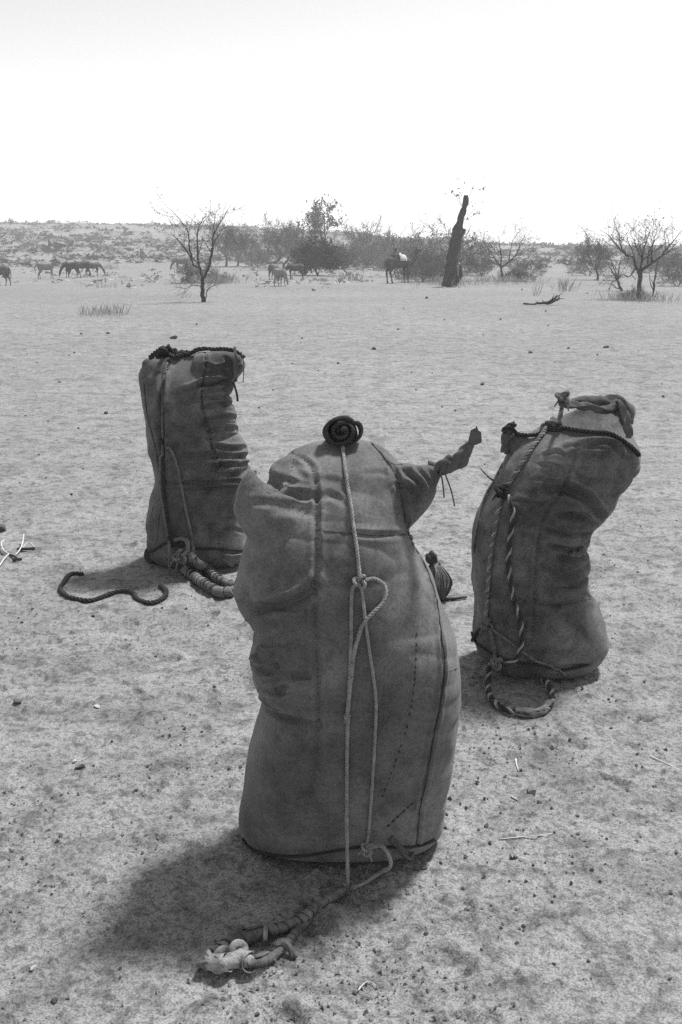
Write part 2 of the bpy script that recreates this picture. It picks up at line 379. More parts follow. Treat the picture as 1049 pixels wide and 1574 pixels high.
class Sack:
    def __init__(s, rows, Yc, lobes, voxel, seed, n=2.5, lump=.010, smooth=10):
        mb = MB(); mb.add(*loft_sack(rows, Yc, n))
        for l in lobes: mb.add(*lobe(l, Yc))
        V, Q = eval_remesh(np.concatenate(mb.V), mb.F, voxel); V = smooth_mesh(V, Q, smooth)
        N = normals(V, Q); x, y, z = V.T
        low = sstep(0, .10, z)
        V = V + N * (low * (lump * n3(x / .17, y / .17, z / .13, seed) + lump * .4 * n3(x / .07, y / .07, z / .05, seed + 1)))[:, None]
        V[:, 2] = np.maximum(V[:, 2], -.004)
        s.V, s.Q, s.seed, s.Yc = V, Q, seed, Yc; s.tree()
    def tree(s):
        s.N = normals(s.V, s.Q); s.bvh = BVHTree.FromPolygons(s.V.tolist(), s.Q.tolist())
    def hit(s, px, py, lift=0.0):
        d = ray(px, py).normalized(); h = s.bvh.ray_cast(CAMP, d)
        if h[0] is None:
            p = at(px, py, s.Yc); h = s.bvh.find_nearest(p)
        p, nn = h[0], h[1]
        if nn.dot(d) > 0: nn = -nn
        return p + nn * lift
    def path(s, pts, lift=0.0, sub=10):
        """pixel polyline laid on the cloth"""
        P = [Vector((a[0], a[1], 0)) for a in pts]; D = resample(P, 6.0)
        out = [s.hit(a[0], a[1], lift) for a in D]
        return out
    def clearance(s, path, lift):
        out = []
        for p in path:
            q, nn, i, d = s.bvh.find_nearest(p)
            nn = Vector(s.N[s.Q[i][0]])
            out.append(q + nn * lift if (p - q).dot(nn) < lift else p)
        return out
    def crease(s, items, ridge=.45):
        disp = np.zeros(len(s.V))
        for pts, depth, wid in items:
            wid = max(.0065, wid * .85)
            L = np.array([tuple(p) for p in s.path(pts)])
            ln = max(1e-6, len(L) - 1)
            lo, hi = L.min(0) - 4 * wid, L.max(0) + 4 * wid
            idx = np.where(((s.V > lo) & (s.V < hi)).all(1))[0]
            if not len(idx): continue
            best = np.full(len(idx), 9.0); bt = np.zeros(len(idx)); side = np.zeros(len(idx))
            X = s.V[idx]
            for k in range(len(L) - 1):
                a, b = L[k], L[k + 1]; ab = b - a; t = np.clip(((X - a) @ ab) / (ab @ ab + 1e-12), 0, 1)
                v = X - a - t[:, None] * ab; d = np.linalg.norm(v, axis=1); m = d < best
                best = np.where(m, d, best); bt = np.where(m, (k + t) / ln, bt); side = np.where(m, v[:, 2], side)
            fade = np.sin(np.pi * np.clip(bt * .86 + .07, 0, 1)) ** .6
            g = -np.exp(-(best / wid) ** 2) + ridge * np.exp(-((best - 2.1 * wid) / wid) ** 2) * np.where(side > 0, 1.2, .5)
            disp[idx] += 1.7 * depth * fade * g
        s.V = s.V + s.N * disp[:, None]; s.tree()
    def wrinkle(s, mask, amp, fx, fz, seed, power=2.0):
        x, y, z = s.V.T
        wz = z + .025 * n3(x / .16, y / .2, z / .2, seed + 9) + .05 * x
        g = 1 - np.abs(n3(x * fx, y * fx, wz * fz, seed)) * 1.0
        g = np.clip(g, 0, 1) ** (power * 2)
        s.V = s.V - s.N * (1.8 * amp * g * mask)[:, None]; s.tree()
    def px(s):
        """photograph pixel of every vertex, for region masks of folds"""
        x, y, z = s.V[:, 0], s.V[:, 1], s.V[:, 2] - H
        dep = y * CP - z * SP; up = y * SP + z * CP
        return CX + F * x / dep, CY - F * up / dep
    def body(s, m, parent): return mesh('body', s.V, s.Q, m, parent)
    def seam(s, pts, m, parent, r=.0022, name='seam', label=None):
        r = r * .62; P = [tuple(p) for p in s.path(pts, r * .2)]
        P = resample(P, .006); P = P + .0012 * np.stack([n2(np.arange(len(P)) * .4, np.full(len(P), 7.0 + k), 5) for k in range(3)], 1)
        o = mesh(name, *sweep(P, r * (1 + .3 * n2(np.arange(len(P)) * .5, np.full(len(P), 2.0), 8)), 5), m, parent)
        return o
    def stitches(s, pts, m, parent, step=.016, ln=.007, r=.0016, across=False):
        P = resample([tuple(p) for p in s.path(pts, r * .4)], .002); mb = MB(); k = int(step / .002); h = int(ln / .002)
        T = np.gradient(P, axis=0)
        for i in range(h, len(P) - h, k):
            if random.random() < .22: continue
            r_ = r; r = r_ * random.uniform(.6, 1.15); j = i + random.randint(-2, 2); j = min(max(j, h), len(P) - h - 1)
            if across:
                t = T[j] / np.linalg.norm(T[j]); c = np.cross(t, np.array([0, -1., 0])); c /= np.linalg.norm(c) + 1e-9
                seg = np.array([P[j] - c * ln, P[j] + c * ln * .2, P[j] + c * ln])
                seg = np.array([tuple(q) for q in s.clearance([Vector(q) for q in seg], r * .4)])
            else: seg = P[j - h:j + h + 1:max(1, h)]
            mb.add(*sweep(seg, r, 4)); r = r_
        o = mb.build('stitching', m, parent); o['kind'] = 'stuff'; return o

# ---------- front sack
YF = 2.50
rowsF = [(515, 675, 545, 675, .03, .10), (482, 681, 572, 681, .065, .10), (452, 694, 596, 694, .105, .085), (432, 714, 612, 714, .14, .065), (415, 748, 622, 746, .17, .045),
         (386, 790, 624, 790, .195, .02), (375, 840, 638, 838, .215, .005), (364, 892, 663, 884, .235), (368, 924, 677, 920, .245), (382, 950, 688, 948, .25), (382, 982, 701, 980, .255),
         (388, 1020, 711, 1020, .255), (398, 1058, 712, 1058, .248), (396, 1092, 707, 1092, .238), (384, 1152, 698, 1152, .218), (373, 1212, 689, 1210, .198),
         (367, 1248, 683, 1246, .185), (370, 1268, 678, 1267, .168), (382, 1279, 667, 1279, .145), (398, 1283, 650, 1283, .11)]
lobesF = [[(460, 822, .10, -.05), (418, 796, .088, -.09), (393, 768, .060, -.11), (387, 742, .036, -.11), (388, 719, .010, -.105)],
          [(505, 765, .10, .03), (458, 742, .080, .03), (432, 733, .060, .02), (415, 727, .032, .02)],
          [(585, 770, .12, .02), (622, 756, .085, .0), (648, 742, .056, -.02), (664, 730, .034, -.02), (676, 722, .018, -.02)]]
sF = Sack(rowsF, YF, lobesF, .0048, 101, 2.55, .008, 9)
sF.crease([([(404, 728), (420, 744), (442, 756), (484, 764)], .010, .014), ([(396, 772), (430, 776), (478, 782)], .004, .013), ([(404, 792), (440, 785), (482, 792)], .003, .012),
           ([(386, 948), (420, 934), (458, 922), (484, 902)], .016, .014), ([(396, 1078), (428, 1100), (462, 1110), (488, 1113)], .010, .010),
           ([(488, 736), (512, 738), (528, 744)], .0018, .010), ([(488, 764), (508, 761), (530, 772)], .0035, .010), ([(560, 728), (585, 726), (603, 732)], .0018, .009),
           ([(622, 722), (640, 736), (650, 752)], .010, .009), ([(610, 745), (628, 748), (640, 760)], .006, .008), ([(640, 722), (655, 734), (664, 748)], .008, .008), ([(655, 722), (666, 734), (668, 746)], .006, .007),
           ([(380, 905), (372, 930), (386, 948)], .008, .012), ([(385, 980), (410, 986), (440, 978)], .006, .012), ([(600, 884), (625, 880), (645, 884)], .0012, .012),
           ([(420, 730), (444, 742), (474, 747)], .003, .010), ([(450, 710), (462, 730), (482, 738)], .002, .010),
           ([(490, 842), (520, 846), (545, 850)], .001, .014), ([(540, 820), (580, 823), (624, 821)], .004, .006)])
sF.crease([([(388, 1018), (400, 1026), (414, 1031), (426, 1024)], .013, .010), ([(400, 1044), (420, 1046), (448, 1039), (474, 1037)], .008, .010), ([(400, 1056), (414, 1063), (430, 1060), (444, 1050)], .009, .010),
           ([(394, 1004), (410, 1008), (430, 1004)], .006, .010), ([(404, 1072), (424, 1080), (450, 1078)], .005, .011), ([(386, 960), (410, 962), (440, 952)], .005, .012)], 1.0)
SEAM_L = [(448, 695), (478, 716), (487, 762), (486, 800), (488, 860), (484, 905), (486, 980), (489, 1040), (490, 1110), (484, 1180), (470, 1250)]
SEAM_R = [(572, 681), (600, 715), (613, 742), (622, 790), (632, 830), (655, 872), (672, 925), (680, 985), (684, 1025), (678, 1080), (668, 1130), (655, 1200), (645, 1250), (641, 1300)]
sF.crease([(SEAM_L, .0045, .006), (SEAM_R, .0055, .006)], .6)
pxF, pyF = sF.px()
mk = sstep(495, 470, pxF) * sstep(700, 720, pyF) * sstep(1120, 1080, pyF)
sF.wrinkle(mk * (.35 + .65 * sstep(900, 940, pyF)), .006, 2.5, 22, 31); sF.wrinkle(sstep(0, .1, sF.V[:, 2]), .0025, 4, 15, 37, 1.5)
baseF = Vector((.0, YF, 0.0))
front = thing('stuffed_sack', baseF, 'tall grey canvas sack with rolled cloth rosette on top and twisted corner sticking out', 'sack', 'stuffed sacks standing on the sand')
sF.body(M['canvas'], front)
sF.seam(SEAM_R, M['thread'], front); sF.seam([(486, 815), (540, 820), (590, 824), (624, 822)], M['thread'], front, .0016)
sF.seam([(602, 692), (618, 715), (627, 738)], M['thread'], front, .0015); sF.seam([(686, 1032), (700, 1027), (711, 1016)], M['thread_pale'], front, .0018)
sF.stitches(SEAM_L, M['cloth_mid'], front, .011, .0034, .0010, True)
sF.stitches([(640, 930), (640, 1000), (636, 1060), (625, 1120), (605, 1180), (588, 1225)], M['thread'], front, .019, .004, .0019)
sF.stitches([(596, 1270), (615, 1252), (637, 1232)], M['thread'], front, .012, .004, .0026)
sF.stitches([(452, 705), (446, 735), (444, 752)], M['thread'], front, .012, .003, .0011)
sF.stitches([(400, 752), (418, 760), (470, 790)], M['thread'], front, .014, .003, .001)
# rolled neck: a flat roll of doubled cloth seen end-on
def ribbon_roll(path2d, origin, ux, uz, ax, thick, width, name, m, parent, wav=.006):
    P2 = resample([(a, b, 0) for a, b in path2d], .004)[:, :2]; n = len(P2)
    T = np.gradient(P2, axis=0); T /= np.linalg.norm(T, axis=1)[:, None]; Nn = np.stack([-T[:, 1], T[:, 0]], 1)
    prof = [(-.5, -.38), (-.35, -.5), (.35, -.5), (.5, -.38), (.5, .38), (.3, .5), (-.3, .5), (-.5, .38)]
    ux, uz, ax, o = (np.array(tuple(v)) for v in (ux, uz, ax, origin)); V = []
    for i in range(n):
        wv = wav * math.sin(i * .21) + wav * .6 * math.sin(i * .53 + 1)
        for a, b in prof:
            q = P2[i] + Nn[i] * a * thick * (1 + .25 * math.sin(i * .33)); V.append(o + ux * q[0] + uz * q[1] + ax * (b * width + wv))
    k = len(prof); Fc = []
    for i in range(n - 1):
        for j in range(k):
            jj = (j + 1) % k; Fc.append((i * k + j, i * k + jj, (i + 1) * k + jj, (i + 1) * k + j))
    Fc.append(tuple(range(k))); Fc.append(tuple((n - 1) * k + j for j in reversed(range(k))))
    return mesh(name, V, Fc, m, parent)
rc = sF.hit(526, 684, .020) + Vector((0, .0, .016)); ax = (CAMP - rc).normalized(); ux = Vector((1, 0, 0)); uz = ax.cross(ux).normalized()
if uz.z < 0: uz = -uz
k_ = 2.62 / F    # metres per photograph pixel at the rosette
spir = [(-1, 1), (4, 5), (8, 0), (4, -7), (-4, -9), (-12, -4), (-13, 5), (-6, 12), (5, 13), (14, 8), (17, -1), (12, -11), (2, -17), (-11, -17), (-21, -10), (-25, 1), (-20, 12), (-9, 19), (5, 20), (15, 16), (20, 9)]
outer = [(17, 13), (25, 12), (29, 3), (27, -7), (21, -12), (17, -5), (20, 2)]
ribbon_roll([(a * k_, b * k_) for a, b in spir], rc, ux, uz, ax, .0125, .065, 'rolled_neck', M['cloth_dark'], front)
ribbon_roll([(a * k_, b * k_) for a, b in outer], rc - ax * .006, ux, uz, ax, .011, .06, 'rolled_neck', M['cloth_dark'], front)
mesh('neck_core', *sweep(np.array([tuple(rc + Vector((0, .05, -.03))), tuple(rc - ax * .03), tuple(rc + ax * .012)]), np.array([.045, .040, .034]), 18), M['cloth_dark'], front)
# twisted corner
tw = [sF.hit(668, 728) + Vector((0, .03, 0)), at(684, 716, YF - .03), at(700, 711, YF - .04), at(714, 698, YF - .05), at(723, 682, YF - .05)]
tc = MB(); Pt = resample([tuple(p) for p in tw], .004); nn_ = len(Pt); aa = np.linspace(0, 2 * np.pi, 36, endpoint=False)
rad = np.interp(np.linspace(0, 1, nn_), [0, .15, .4, .7, 1], [.022, .015, .019, .017, .010])
rr = rad[:, None] * (1 + .55 * (np.abs(np.cos(1.5 * aa[None, :] + np.linspace(0, 7, nn_)[:, None])) - .5) + .12 * np.cos(5 * aa[None, :] - np.linspace(0, 16, nn_)[:, None]))
tco = mesh('twisted_corner', *sweep(Pt, rr, 36), M['cloth_mid'], front)
tabm = MB(); e = at(723, 684, YF - .05)
tp = [(718, 686), (724, 661), (731, 658), (733, 654), (736, 662), (740, 664), (741, 680), (732, 684)]
Vt = [at(a, b, YF - .055) for a, b in tp] + [at(a, b, YF - .043) for a, b in tp]; kk = len(tp)
Ft = [tuple(range(kk)), tuple(reversed(range(kk, 2 * kk)))] + [(j, kk + j, kk + (j + 1) % kk, (j + 1) % kk) for j in range(kk)]
tabm.add([tuple(v) for v in Vt], Ft); tabm.build('corner_tab', M['cloth_mid'], front, False)
ts = MB()
for k in range(4): 
    c = at(677 + k * 2.2, 721 - k * 1.5, YF - .03); a_ = np.linspace(0, 2 * np.pi, 14)
    ts.add(*sweep(np.array([[c.x + .006 * math.cos(q) , c.y + .020 * math.sin(q), c.z + .020 * math.cos(q)] for q in a_]), .0022, 5))
for pp in ([(682, 722), (688, 738), (694, 755), (698, 772), (699, 778)], [(678, 726), (681, 745), (683, 765)]):
    ts.add(*sweep(resample([tuple(at(a, b, YF - .05)) for a, b in pp], .01), .0021, 5))
ts.build('tie_string', M['cloth_mid'], tco)
# ear tip tie
pxF, pyF = sF.px(); sel = np.where(pxF < 398)[0]; tip = sF.V[sel[np.argmin(pyF[sel])]]
mesh('corner_tie', *sweep(np.array([tip + np.array([.009 * math.cos(q), .009 * math.sin(q), -.006 + .002 * math.sin(3 * q)]) for q in np.linspace(0, 6.4, 16)]), .0026, 6), M['thread'], front)
# cord round the base and the rag stuffed under it
bc = sF.clearance(sF.path([(374, 1288), (384, 1300), (400, 1308), (430, 1314), (465, 1314), (500, 1309), (530, 1304), (560, 1300), (600, 1301), (640, 1300), (668, 1290)], .003), .003)
rope('base_cord', bc, .0045, M['rope_dark'], front)
def rag_strip(name, pts, wid, m, parent, seed=1, thick=.003):
    P = resample([tuple(p) for p in pts], .008); n = len(P); T, N, B = frames(P); V = []; Fc = []
    a = np.linspace(-1, 1, 9)
    for sgn in (1, -1):
        for i in range(n):
            for q in a:
                off = .35 * wid * math.sin(3 * q + i * .25 + seed) + .18 * wid * math.sin(7 * q - i * .4)
                V.append(P[i] + B[i] * q * wid * (.8 + .2 * math.sin(i * .7 + seed)) + N[i] * (off + sgn * thick * .5))
    k = 9
    for i in range(n - 1):
        for j in range(k - 1):
            f = (i * k + j, i * k + j + 1, (i + 1) * k + j + 1, (i + 1) * k + j); Fc.append(f); Fc.append(tuple(reversed([v + n * k for v in f])))
    for i in range(n - 1):
        Fc.append((i * k, (i + 1) * k, n * k + (i + 1) * k, n * k + i * k)); Fc.append((i * k + k - 1, n * k + i * k + k - 1, n * k + (i + 1) * k + k - 1, (i + 1) * k + k - 1))
    for j in range(k - 1):
        Fc.append((j, n * k + j, n * k + j + 1, j + 1)); e = (n - 1) * k; Fc.append((e + j, e + j + 1, n * k + e + j + 1, n * k + e + j))
    return mesh(name, V, Fc, m, parent)
rag_strip('rag_end', [sF.hit(600, 1286, .008), sF.hit(612, 1297, .016), sF.hit(626, 1308, .018), sF.hit(640, 1318, .012)], .014, M['cloth_mid'], front, 3)

# rope of the front sack
ropeF = thing('tie_rope', Vector((.02, YF - .25, 0)), 'pale braided rope knotted down the rosette sack, ending in rag-wrapped loop', 'rope')
RR = .0052
def on(s, pts, lift): return s.clearance(s.path(pts, lift), lift)
kn = sF.hit(553, 893, .010); kb = sF.hit(564, 1299, .014); kg = gp(535, 1374, .014)
rope('rope_line', on(sF, [(527, 688), (534, 745), (541, 790), (549, 850), (553, 889)], RR), RR, M['rope'], ropeF)
left_ = on(sF, [(549, 898), (541, 908), (540, 960), (538, 1040), (535, 1100), (534, 1150), (533, 1250)], RR)
rope('rope_line', left_ + [left_[-1] + (kg - left_[-1]) * t + Vector((0, -.012 * math.sin(math.pi * t), 0)) for t in (.25, .5, .75, 1)], RR, M['rope'], ropeF)
rope('rope_line', on(sF, [(555, 899), (562, 960), (572, 1030), (578, 1080), (576, 1150), (568, 1260), (564, 1296)], RR * 1.2), RR * .85, M['rope'], ropeF)
rope('rope_loop', on(sF, [(555, 893), (575, 889), (590, 903), (588, 924), (572, 942), (558, 958), (548, 985), (543, 1012), (538, 1060), (533, 1100)], RR * 1.6), RR, M['rope'], ropeF)
knot('knot', kn, .016, RR * .9, M['rope'], ropeF, (R(80), .2, .4), 0)
knot('knot', kb, .017, RR * .9, M['rope'], ropeF, (R(70), .5, 0), 2)
knot('knot', sF.hit(534, 1101, .008), .008, .003, M['rope'], ropeF, (R(80), .5, 0), 2)
rope('rope_loop', [kb, at(585, 1300, YF - .26), at(598, 1314, YF - .29), at(600, 1332, YF - .30), gp(584, 1352, .02), gp(560, 1364, .012), gp(545, 1370, .012), kg], RR, M['rope'], ropeF)
knot('knot', kg + Vector((0, 0, .008)), .016, RR * .9, M['rope_mid'], ropeF, (.3, .4, .2), 2)
rag_strip('rag_tag', [gp(538, 1382, .02), gp(545, 1388, .022), gp(551, 1396, .012)], .010, M['rope_mid'], ropeF, 5, .006)
def wrapped(name, pts, r, m, parent, turns=60, seed=0, amp=.22):
    """rope wrapped in a spiral of torn rag: a core and an overlapping ribbon with one raised edge"""
    P = resample([tuple(p) for p in pts], .002); n = len(P); T, N, B = frames(P); sides = 14; a = np.linspace(0, 2 * np.pi, sides, endpoint=False); i = np.arange(n)[:, None]
    rr = r * (.92 + .22 * n2(i * .05 + 0 * a, np.cos(a)[None, :] * 1.2 + 0 * i, seed + 1)); mb = MB(); V, Fc = sweep(P, rr, sides); mb.add(V, Fc)
    pitch = r * 1.55; L = n * .002; m_ = int(L / pitch * 22); t = np.linspace(0, n - 1.001, m_); ti = t.astype(int)
    ph = t * .002 / pitch * 2 * np.pi + 2.6 * n2(t * .016, np.full(m_, 3.0), seed) + .9 * n2(t * .05, np.full(m_, 9.0), seed); K = 6; V = []
    wv = 1 + .5 * n2(np.arange(m_) * .05, np.full(m_, 1.0), seed + 2)
    for k in range(K):
        q = k / (K - 1); rad = r * (.93 + .10 * wv + (.17 * amp / .3) * q ** 1.6 * (1 + .7 * n2(np.arange(m_) * .11, np.full(m_, 5.0 + 2 * q), seed + 3)))
        V.append(P[ti] + T[ti] * ((q - .5) * pitch * 1.7 * wv)[:, None] + rad[:, None] * (np.cos(ph)[:, None] * N[ti] + np.sin(ph)[:, None] * B[ti]))
    V = np.stack(V, 1); V2 = V - (V - P[ti][:, None, :]) * .10; VV = np.concatenate([V, V2], 1).reshape(-1, 3); Fc = []
    for q in range(m_ - 1):
        for k in range(K - 1):
            b = q * 2 * K + k; Fc.append((b, b + 1, b + 2 * K + 1, b + 2 * K)); b += K; Fc.append((b, b + 2 * K, b + 2 * K + 1, b + 1))
        b = q * 2 * K; Fc.append((b + K - 1, b + 2 * K - 1, b + 4 * K - 1, b + 3 * K - 1)); Fc.append((b, b + 2 * K, b + 3 * K, b + K))
    mb.add(VV, Fc); return mb.build(name, m, parent)
L1 = [kg, gp(512, 1386, .015), gp(486, 1407, .016)]
wrapped('wrapped_loop', L1, .010, M['rope_mid'], ropeF, 90, 1)
knot('knot', gp(486, 1407, .018), .018, RR, M['rope_mid'], ropeF, (.6, .3, .2), 1)
wrapped('wrapped_loop', [gp(486, 1407, .016), gp(462, 1423, .018), gp(430, 1438, .020), gp(408, 1441, .020), gp(385, 1450, .020)], .0125, M['rag_dark'], ropeF, 110, 4, .35)
wrapped('wrapped_loop', [gp(392, 1447, .020), gp(370, 1456, .021), gp(345, 1470, .022), gp(325, 1482, .022), gp(320, 1490, .02)], .017, M['rag_dark'], ropeF, 70, 6, .3)
wrapped('wrapped_loop', [gp(322, 1492, .024), gp(340, 1494, .026), gp(358, 1492, .027), gp(374, 1487, .026), gp(384, 1492, .022)], .016, M['rag'], ropeF, 75, 9, .5)
wrapped('wrapped_loop', [gp(384, 1492, .018), gp(402, 1488, .014), gp(420, 1478, .014), gp(436, 1462, .014), gp(455, 1440, .013), gp(472, 1422, .013), gp(486, 1409, .014)], .0085, M['rag_dark'], ropeF, 90, 12, .3)
def rag_knot(loc, size, r, m, parent, rot, seed):
    a = np.linspace(0, 2 * np.pi, 22); K = np.stack([np.sin(a) + 2 * np.sin(2 * a), np.cos(a) - 2 * np.cos(2 * a), -1.1 * np.sin(3 * a)], 1) * size / 3.0
    Rm = np.array(Matrix.Rotation(rot[0], 3, 'X') @ Matrix.Rotation(rot[1], 3, 'Y') @ Matrix.Rotation(rot[2], 3, 'Z')); K = K @ Rm.T + np.array(tuple(loc))
    P = resample([tuple(p) for p in K], .003); n = len(P); b = np.linspace(0, 2 * np.pi, 16, endpoint=False); i = np.arange(n)[:, None]
    rr = r * (1 + .25 * n2(i * .05 + 0 * b, np.cos(b)[None, :] * 1.4 + 0 * i, seed) - .42 * (1 - np.abs(n2(i * .05 + 0 * b, b[None, :] * 1.6 + .04 * i, seed + 1))) ** 4 + .10 * np.cos(2 * b + .08 * i))
    return mesh('rag_knot', *sweep(P, rr, 16), m, parent)
rag_knot(gp(337, 1489, .026), .026, .0088, M['rag'], ropeF, (.5, .3, .2), 3)
rag_knot(gp(366, 1485, .028), .027, .0090, M['rag'], ropeF, (.9, -.2, .9), 5)
rag_strip('rag_end', [gp(385, 1482, .018), gp(396, 1484, .022), gp(412, 1476, .020), gp(424, 1484, .010)], .010, M['rag_dark'], ropeF, 4, .003)
rag_strip('rag_end', [gp(421, 1466, .022), gp(434, 1462, .030), gp(446, 1468, .024), gp(453, 1476, .006)], .012, M['rag_dark'], ropeF, 6, .003)
rag_strip('rag_end', [gp(414, 1436, .030), gp(409, 1444, .034), gp(408, 1454, .012)], .006, M['rag'], ropeF, 5, .002)

# ---------- right sack
YR = 3.73
rowsR = [(886, 630, 948, 631, .025, .10), (868, 640, 962, 643, .06, .10), (836, 656, 967, 662, .10, .085), (806, 676, 980, 686, .145, .055), (780, 702, 982, 706, .17, .03), (760, 738, 962, 742, .19, .01), (743, 768, 940, 774, .195),
         (732, 797, 922, 800, .195), (726, 830, 908, 826, .195), (724, 866, 908, 864, .20), (724, 896, 904, 890, .205), (730, 918, 912, 918, .21), (729, 945, 924, 948, .215), (727, 972, 930, 976, .215),
         (733, 996, 924, 1000, .205), (745, 1012, 910, 1014, .185), (760, 1018, 896, 1019, .16)]
lobesR = [[(820, 700, .07, .04), (795, 682, .05, .06), (782, 672, .03, .06), (775, 668, .016, .06)],
          [(930, 720, .12, -.02), (955, 706, .075, -.04), (974, 702, .045, -.04)]]
sR = Sack(rowsR, YR, lobesR, .0058, 202, 2.6, .011, 8)
sR.crease([([(838, 752), (870, 752), (900, 766), (924, 796)], .026, .016), ([(858, 792), (885, 792), (912, 806)], .020, .012), ([(836, 812), (870, 822), (904, 822)], .016, .011), ([(845, 838), (880, 846), (905, 838)], .016, .011),
           ([(830, 868), (870, 884), (904, 872)], .014, .012), ([(860, 855), (885, 862), (906, 852)], .012, .009), ([(822, 926), (860, 930), (910, 918)], .010, .012), ([(866, 895), (890, 898), (906, 890)], .010, .010),
           ([(830, 714), (850, 716), (872, 726)], .006, .008), ([(826, 736), (848, 742), (868, 746)], .006, .009), ([(836, 700), (855, 694), (868, 700)], .005, .008), ([(880, 702), (900, 690), (925, 690)], .006, .012),
           ([(850, 1030), (880, 1024), (905, 1024)], .008, .010), ([(905, 680), (940, 682), (955, 700)], .010, .010), ([(870, 690), (900, 684), (945, 690)], .006, .014), ([(728, 912), (745, 918), (770, 916)], .010, .010),
           ([(795, 770), (820, 776), (845, 774)], .004, .01), ([(874, 722), (900, 738), (930, 742)], .006, .014)])
SR1 = [(776, 690), (764, 735), (748, 762), (737, 800), (729, 850)]
SR2 = [(886, 686), (877, 722), (862, 758), (838, 790), (828, 830), (823, 880), (821, 930), (816, 985)]
sR.crease([(SR1, .005, .007), (SR2, .005, .007)], .5)
pxR, pyR = sR.px()
sR.wrinkle(sstep(820, 900, pxR) * sstep(770, 800, pyR) * sstep(930, 900, pyR), .018, 2.5, 20, 61)
sR.wrinkle(sstep(800, 850, pxR) * sstep(690, 710, pyR) * sstep(790, 760, pyR), .005, 3, 20, 63)
right = thing('stuffed_sack', Vector((at(828, 1018, YR).x, YR, 0)), 'stained canvas sack bent sideways at the waist, narrow corded waist folds, folded flap on top', 'sack', 'stuffed sacks standing on the sand')
right['label'] = 'stained canvas sack bent like a kidney, folded flap on top, deep creases at waist'
sR.body(M['canvas_right'], right)
sR.seam(SR1, M['thread'], right, .0026); sR.seam([(822, 927), (860, 931), (911, 920)], M['thread'], right, .0016); sR.seam([(776, 764), (800, 770), (842, 772)], M['thread'], right, .0016)
sR.stitches(SR2, M['cloth_mid'], right, .016, .004, .0011, True)
# folded flap at the neck
def crumple(name, pts, r, m, parent, seed=0, sides=18, amp=.35, flat=1.0):
    P = resample([tuple(p[:3]) for p in pts], .006); n = len(P); a = np.linspace(0, 2 * np.pi, sides, endpoint=False)
    i = np.arange(n)[:, None]; r0 = np.interp(np.linspace(0, 1, n), np.linspace(0, 1, len(r)), r)[:, None]
    rr = r0 * (1 + amp * n2(i * .06 + 0 * a, np.cos(a)[None, :] * 1.5 + 0 * i, seed) + amp * .7 * n2(i * .10 + np.sin(a)[None, :] * 1.6, np.cos(a)[None, :] * 3.1 + .2 * i, seed + 4))
    return mesh(name, *sweep(P, rr, sides), m, parent)
crumple('neck_flap', [at(872, 622, YR - .04), at(895, 619, YR - .05), at(925, 623, YR - .05), at(946, 620, YR - .05), at(960, 632, YR - .05), at(965, 654, YR - .06)], [.018, .024, .030, .034, .036, .018], M['canvas_right'], right, 3)
rag_strip('neck_flap', [at(868, 620, YR - .09), at(900, 625, YR - .10), at(930, 628, YR - .10), at(950, 618, YR - .07)], .024, M['cloth_mid'], right, 2, .006)
rag_strip('neck_flap', [at(948, 616, YR - .08), at(960, 632, YR - .09), at(964, 650, YR - .10), at(968, 672, YR - .10)], .026, M['cloth_mid'], right, 6, .006)
rag_strip('corner_tab', [at(778, 696, YR + .05), at(777, 680, YR + .05), at(780, 664, YR + .05), at(790, 654, YR + .04)], .03, M['canvas_right'], right, 9, .008)
bcR = [sR.hit(x, y, .004) for x, y in [(727, 972), (732, 985), (745, 996), (770, 1010), (800, 1018), (830, 1022), (860, 1030), (880, 1028), (905, 1020)]]
rope('base_cord', bcR, .006, M['rope_dark'], right)
ropeR = thing('tie_rope', Vector((at(775, 1020, YR).x, YR - .25, 0)), 'two-tone twisted rope tied over the kidney-bent sack, its loop resting on the sand', 'rope')
kt = sR.hit(776, 758, .018); kl = sR.hit(753, 960, .014)
rope('rope_line', [at(866, 614, YR - .10)] + on(sR, [(856, 640), (846, 655), (820, 690), (796, 726), (778, 754)], .009), .0095, M['rope_mid'], ropeR, M['rope'])
knot('knot', at(866, 612, YR - .10), .026, .009, M['rope_mid'], ropeR, (1.2, .3, .2), 3)
knot('knot', kt, .028, .009, M['rope_dark'], ropeR, (1.3, .4, .2), 2)
rope('rope_end', [kt, sR.hit(764, 742, .014), at(752, 734, YR - .08), at(745, 727, YR - .10), at(739, 720, YR - .10)], .006, M['rope_mid'], ropeR, taper=True)
rope('rope_line', on(sR, [(772, 768), (765, 800), (757, 850), (752, 900), (750, 952)], .009), .009, M['rope_mid'], ropeR, M['rope'])
rp = on(sR, [(784, 764), (790, 790), (785, 830), (783, 870), (790, 920), (800, 950), (803, 985)], .011)
rope('rope_line', rp + [at(797, 1008, YR - .26), at(786, 1018, YR - .28), at(768, 1024, YR - .28)], .010, M['rope_dark'], ropeR, M['rope'], pitch=.075)
knot('knot', kl, .024, .008, M['rope_mid'], ropeR, (1.3, .2, .6), 1)
rope('rope_line', on(sR, [(756, 964), (760, 985), (763, 1006)], .010) + [at(764, 1022, YR - .28)], .009, M['rope_mid'], ropeR)
rope('rope_line', on(sR, [(750, 962), (738, 970), (728, 984)], .008), .008, M['rope_dark'], ropeR)
rope('rope_line', on(sR, [(758, 966), (780, 982), (800, 998), (822, 1014), (845, 1022), (868, 1036)], .008), .0065, M['rope_mid'], ropeR)
knot('knot', at(764, 1020, YR - .28), .020, .009, M['rope_mid'], ropeR, (1.2, .2, .1), 0)
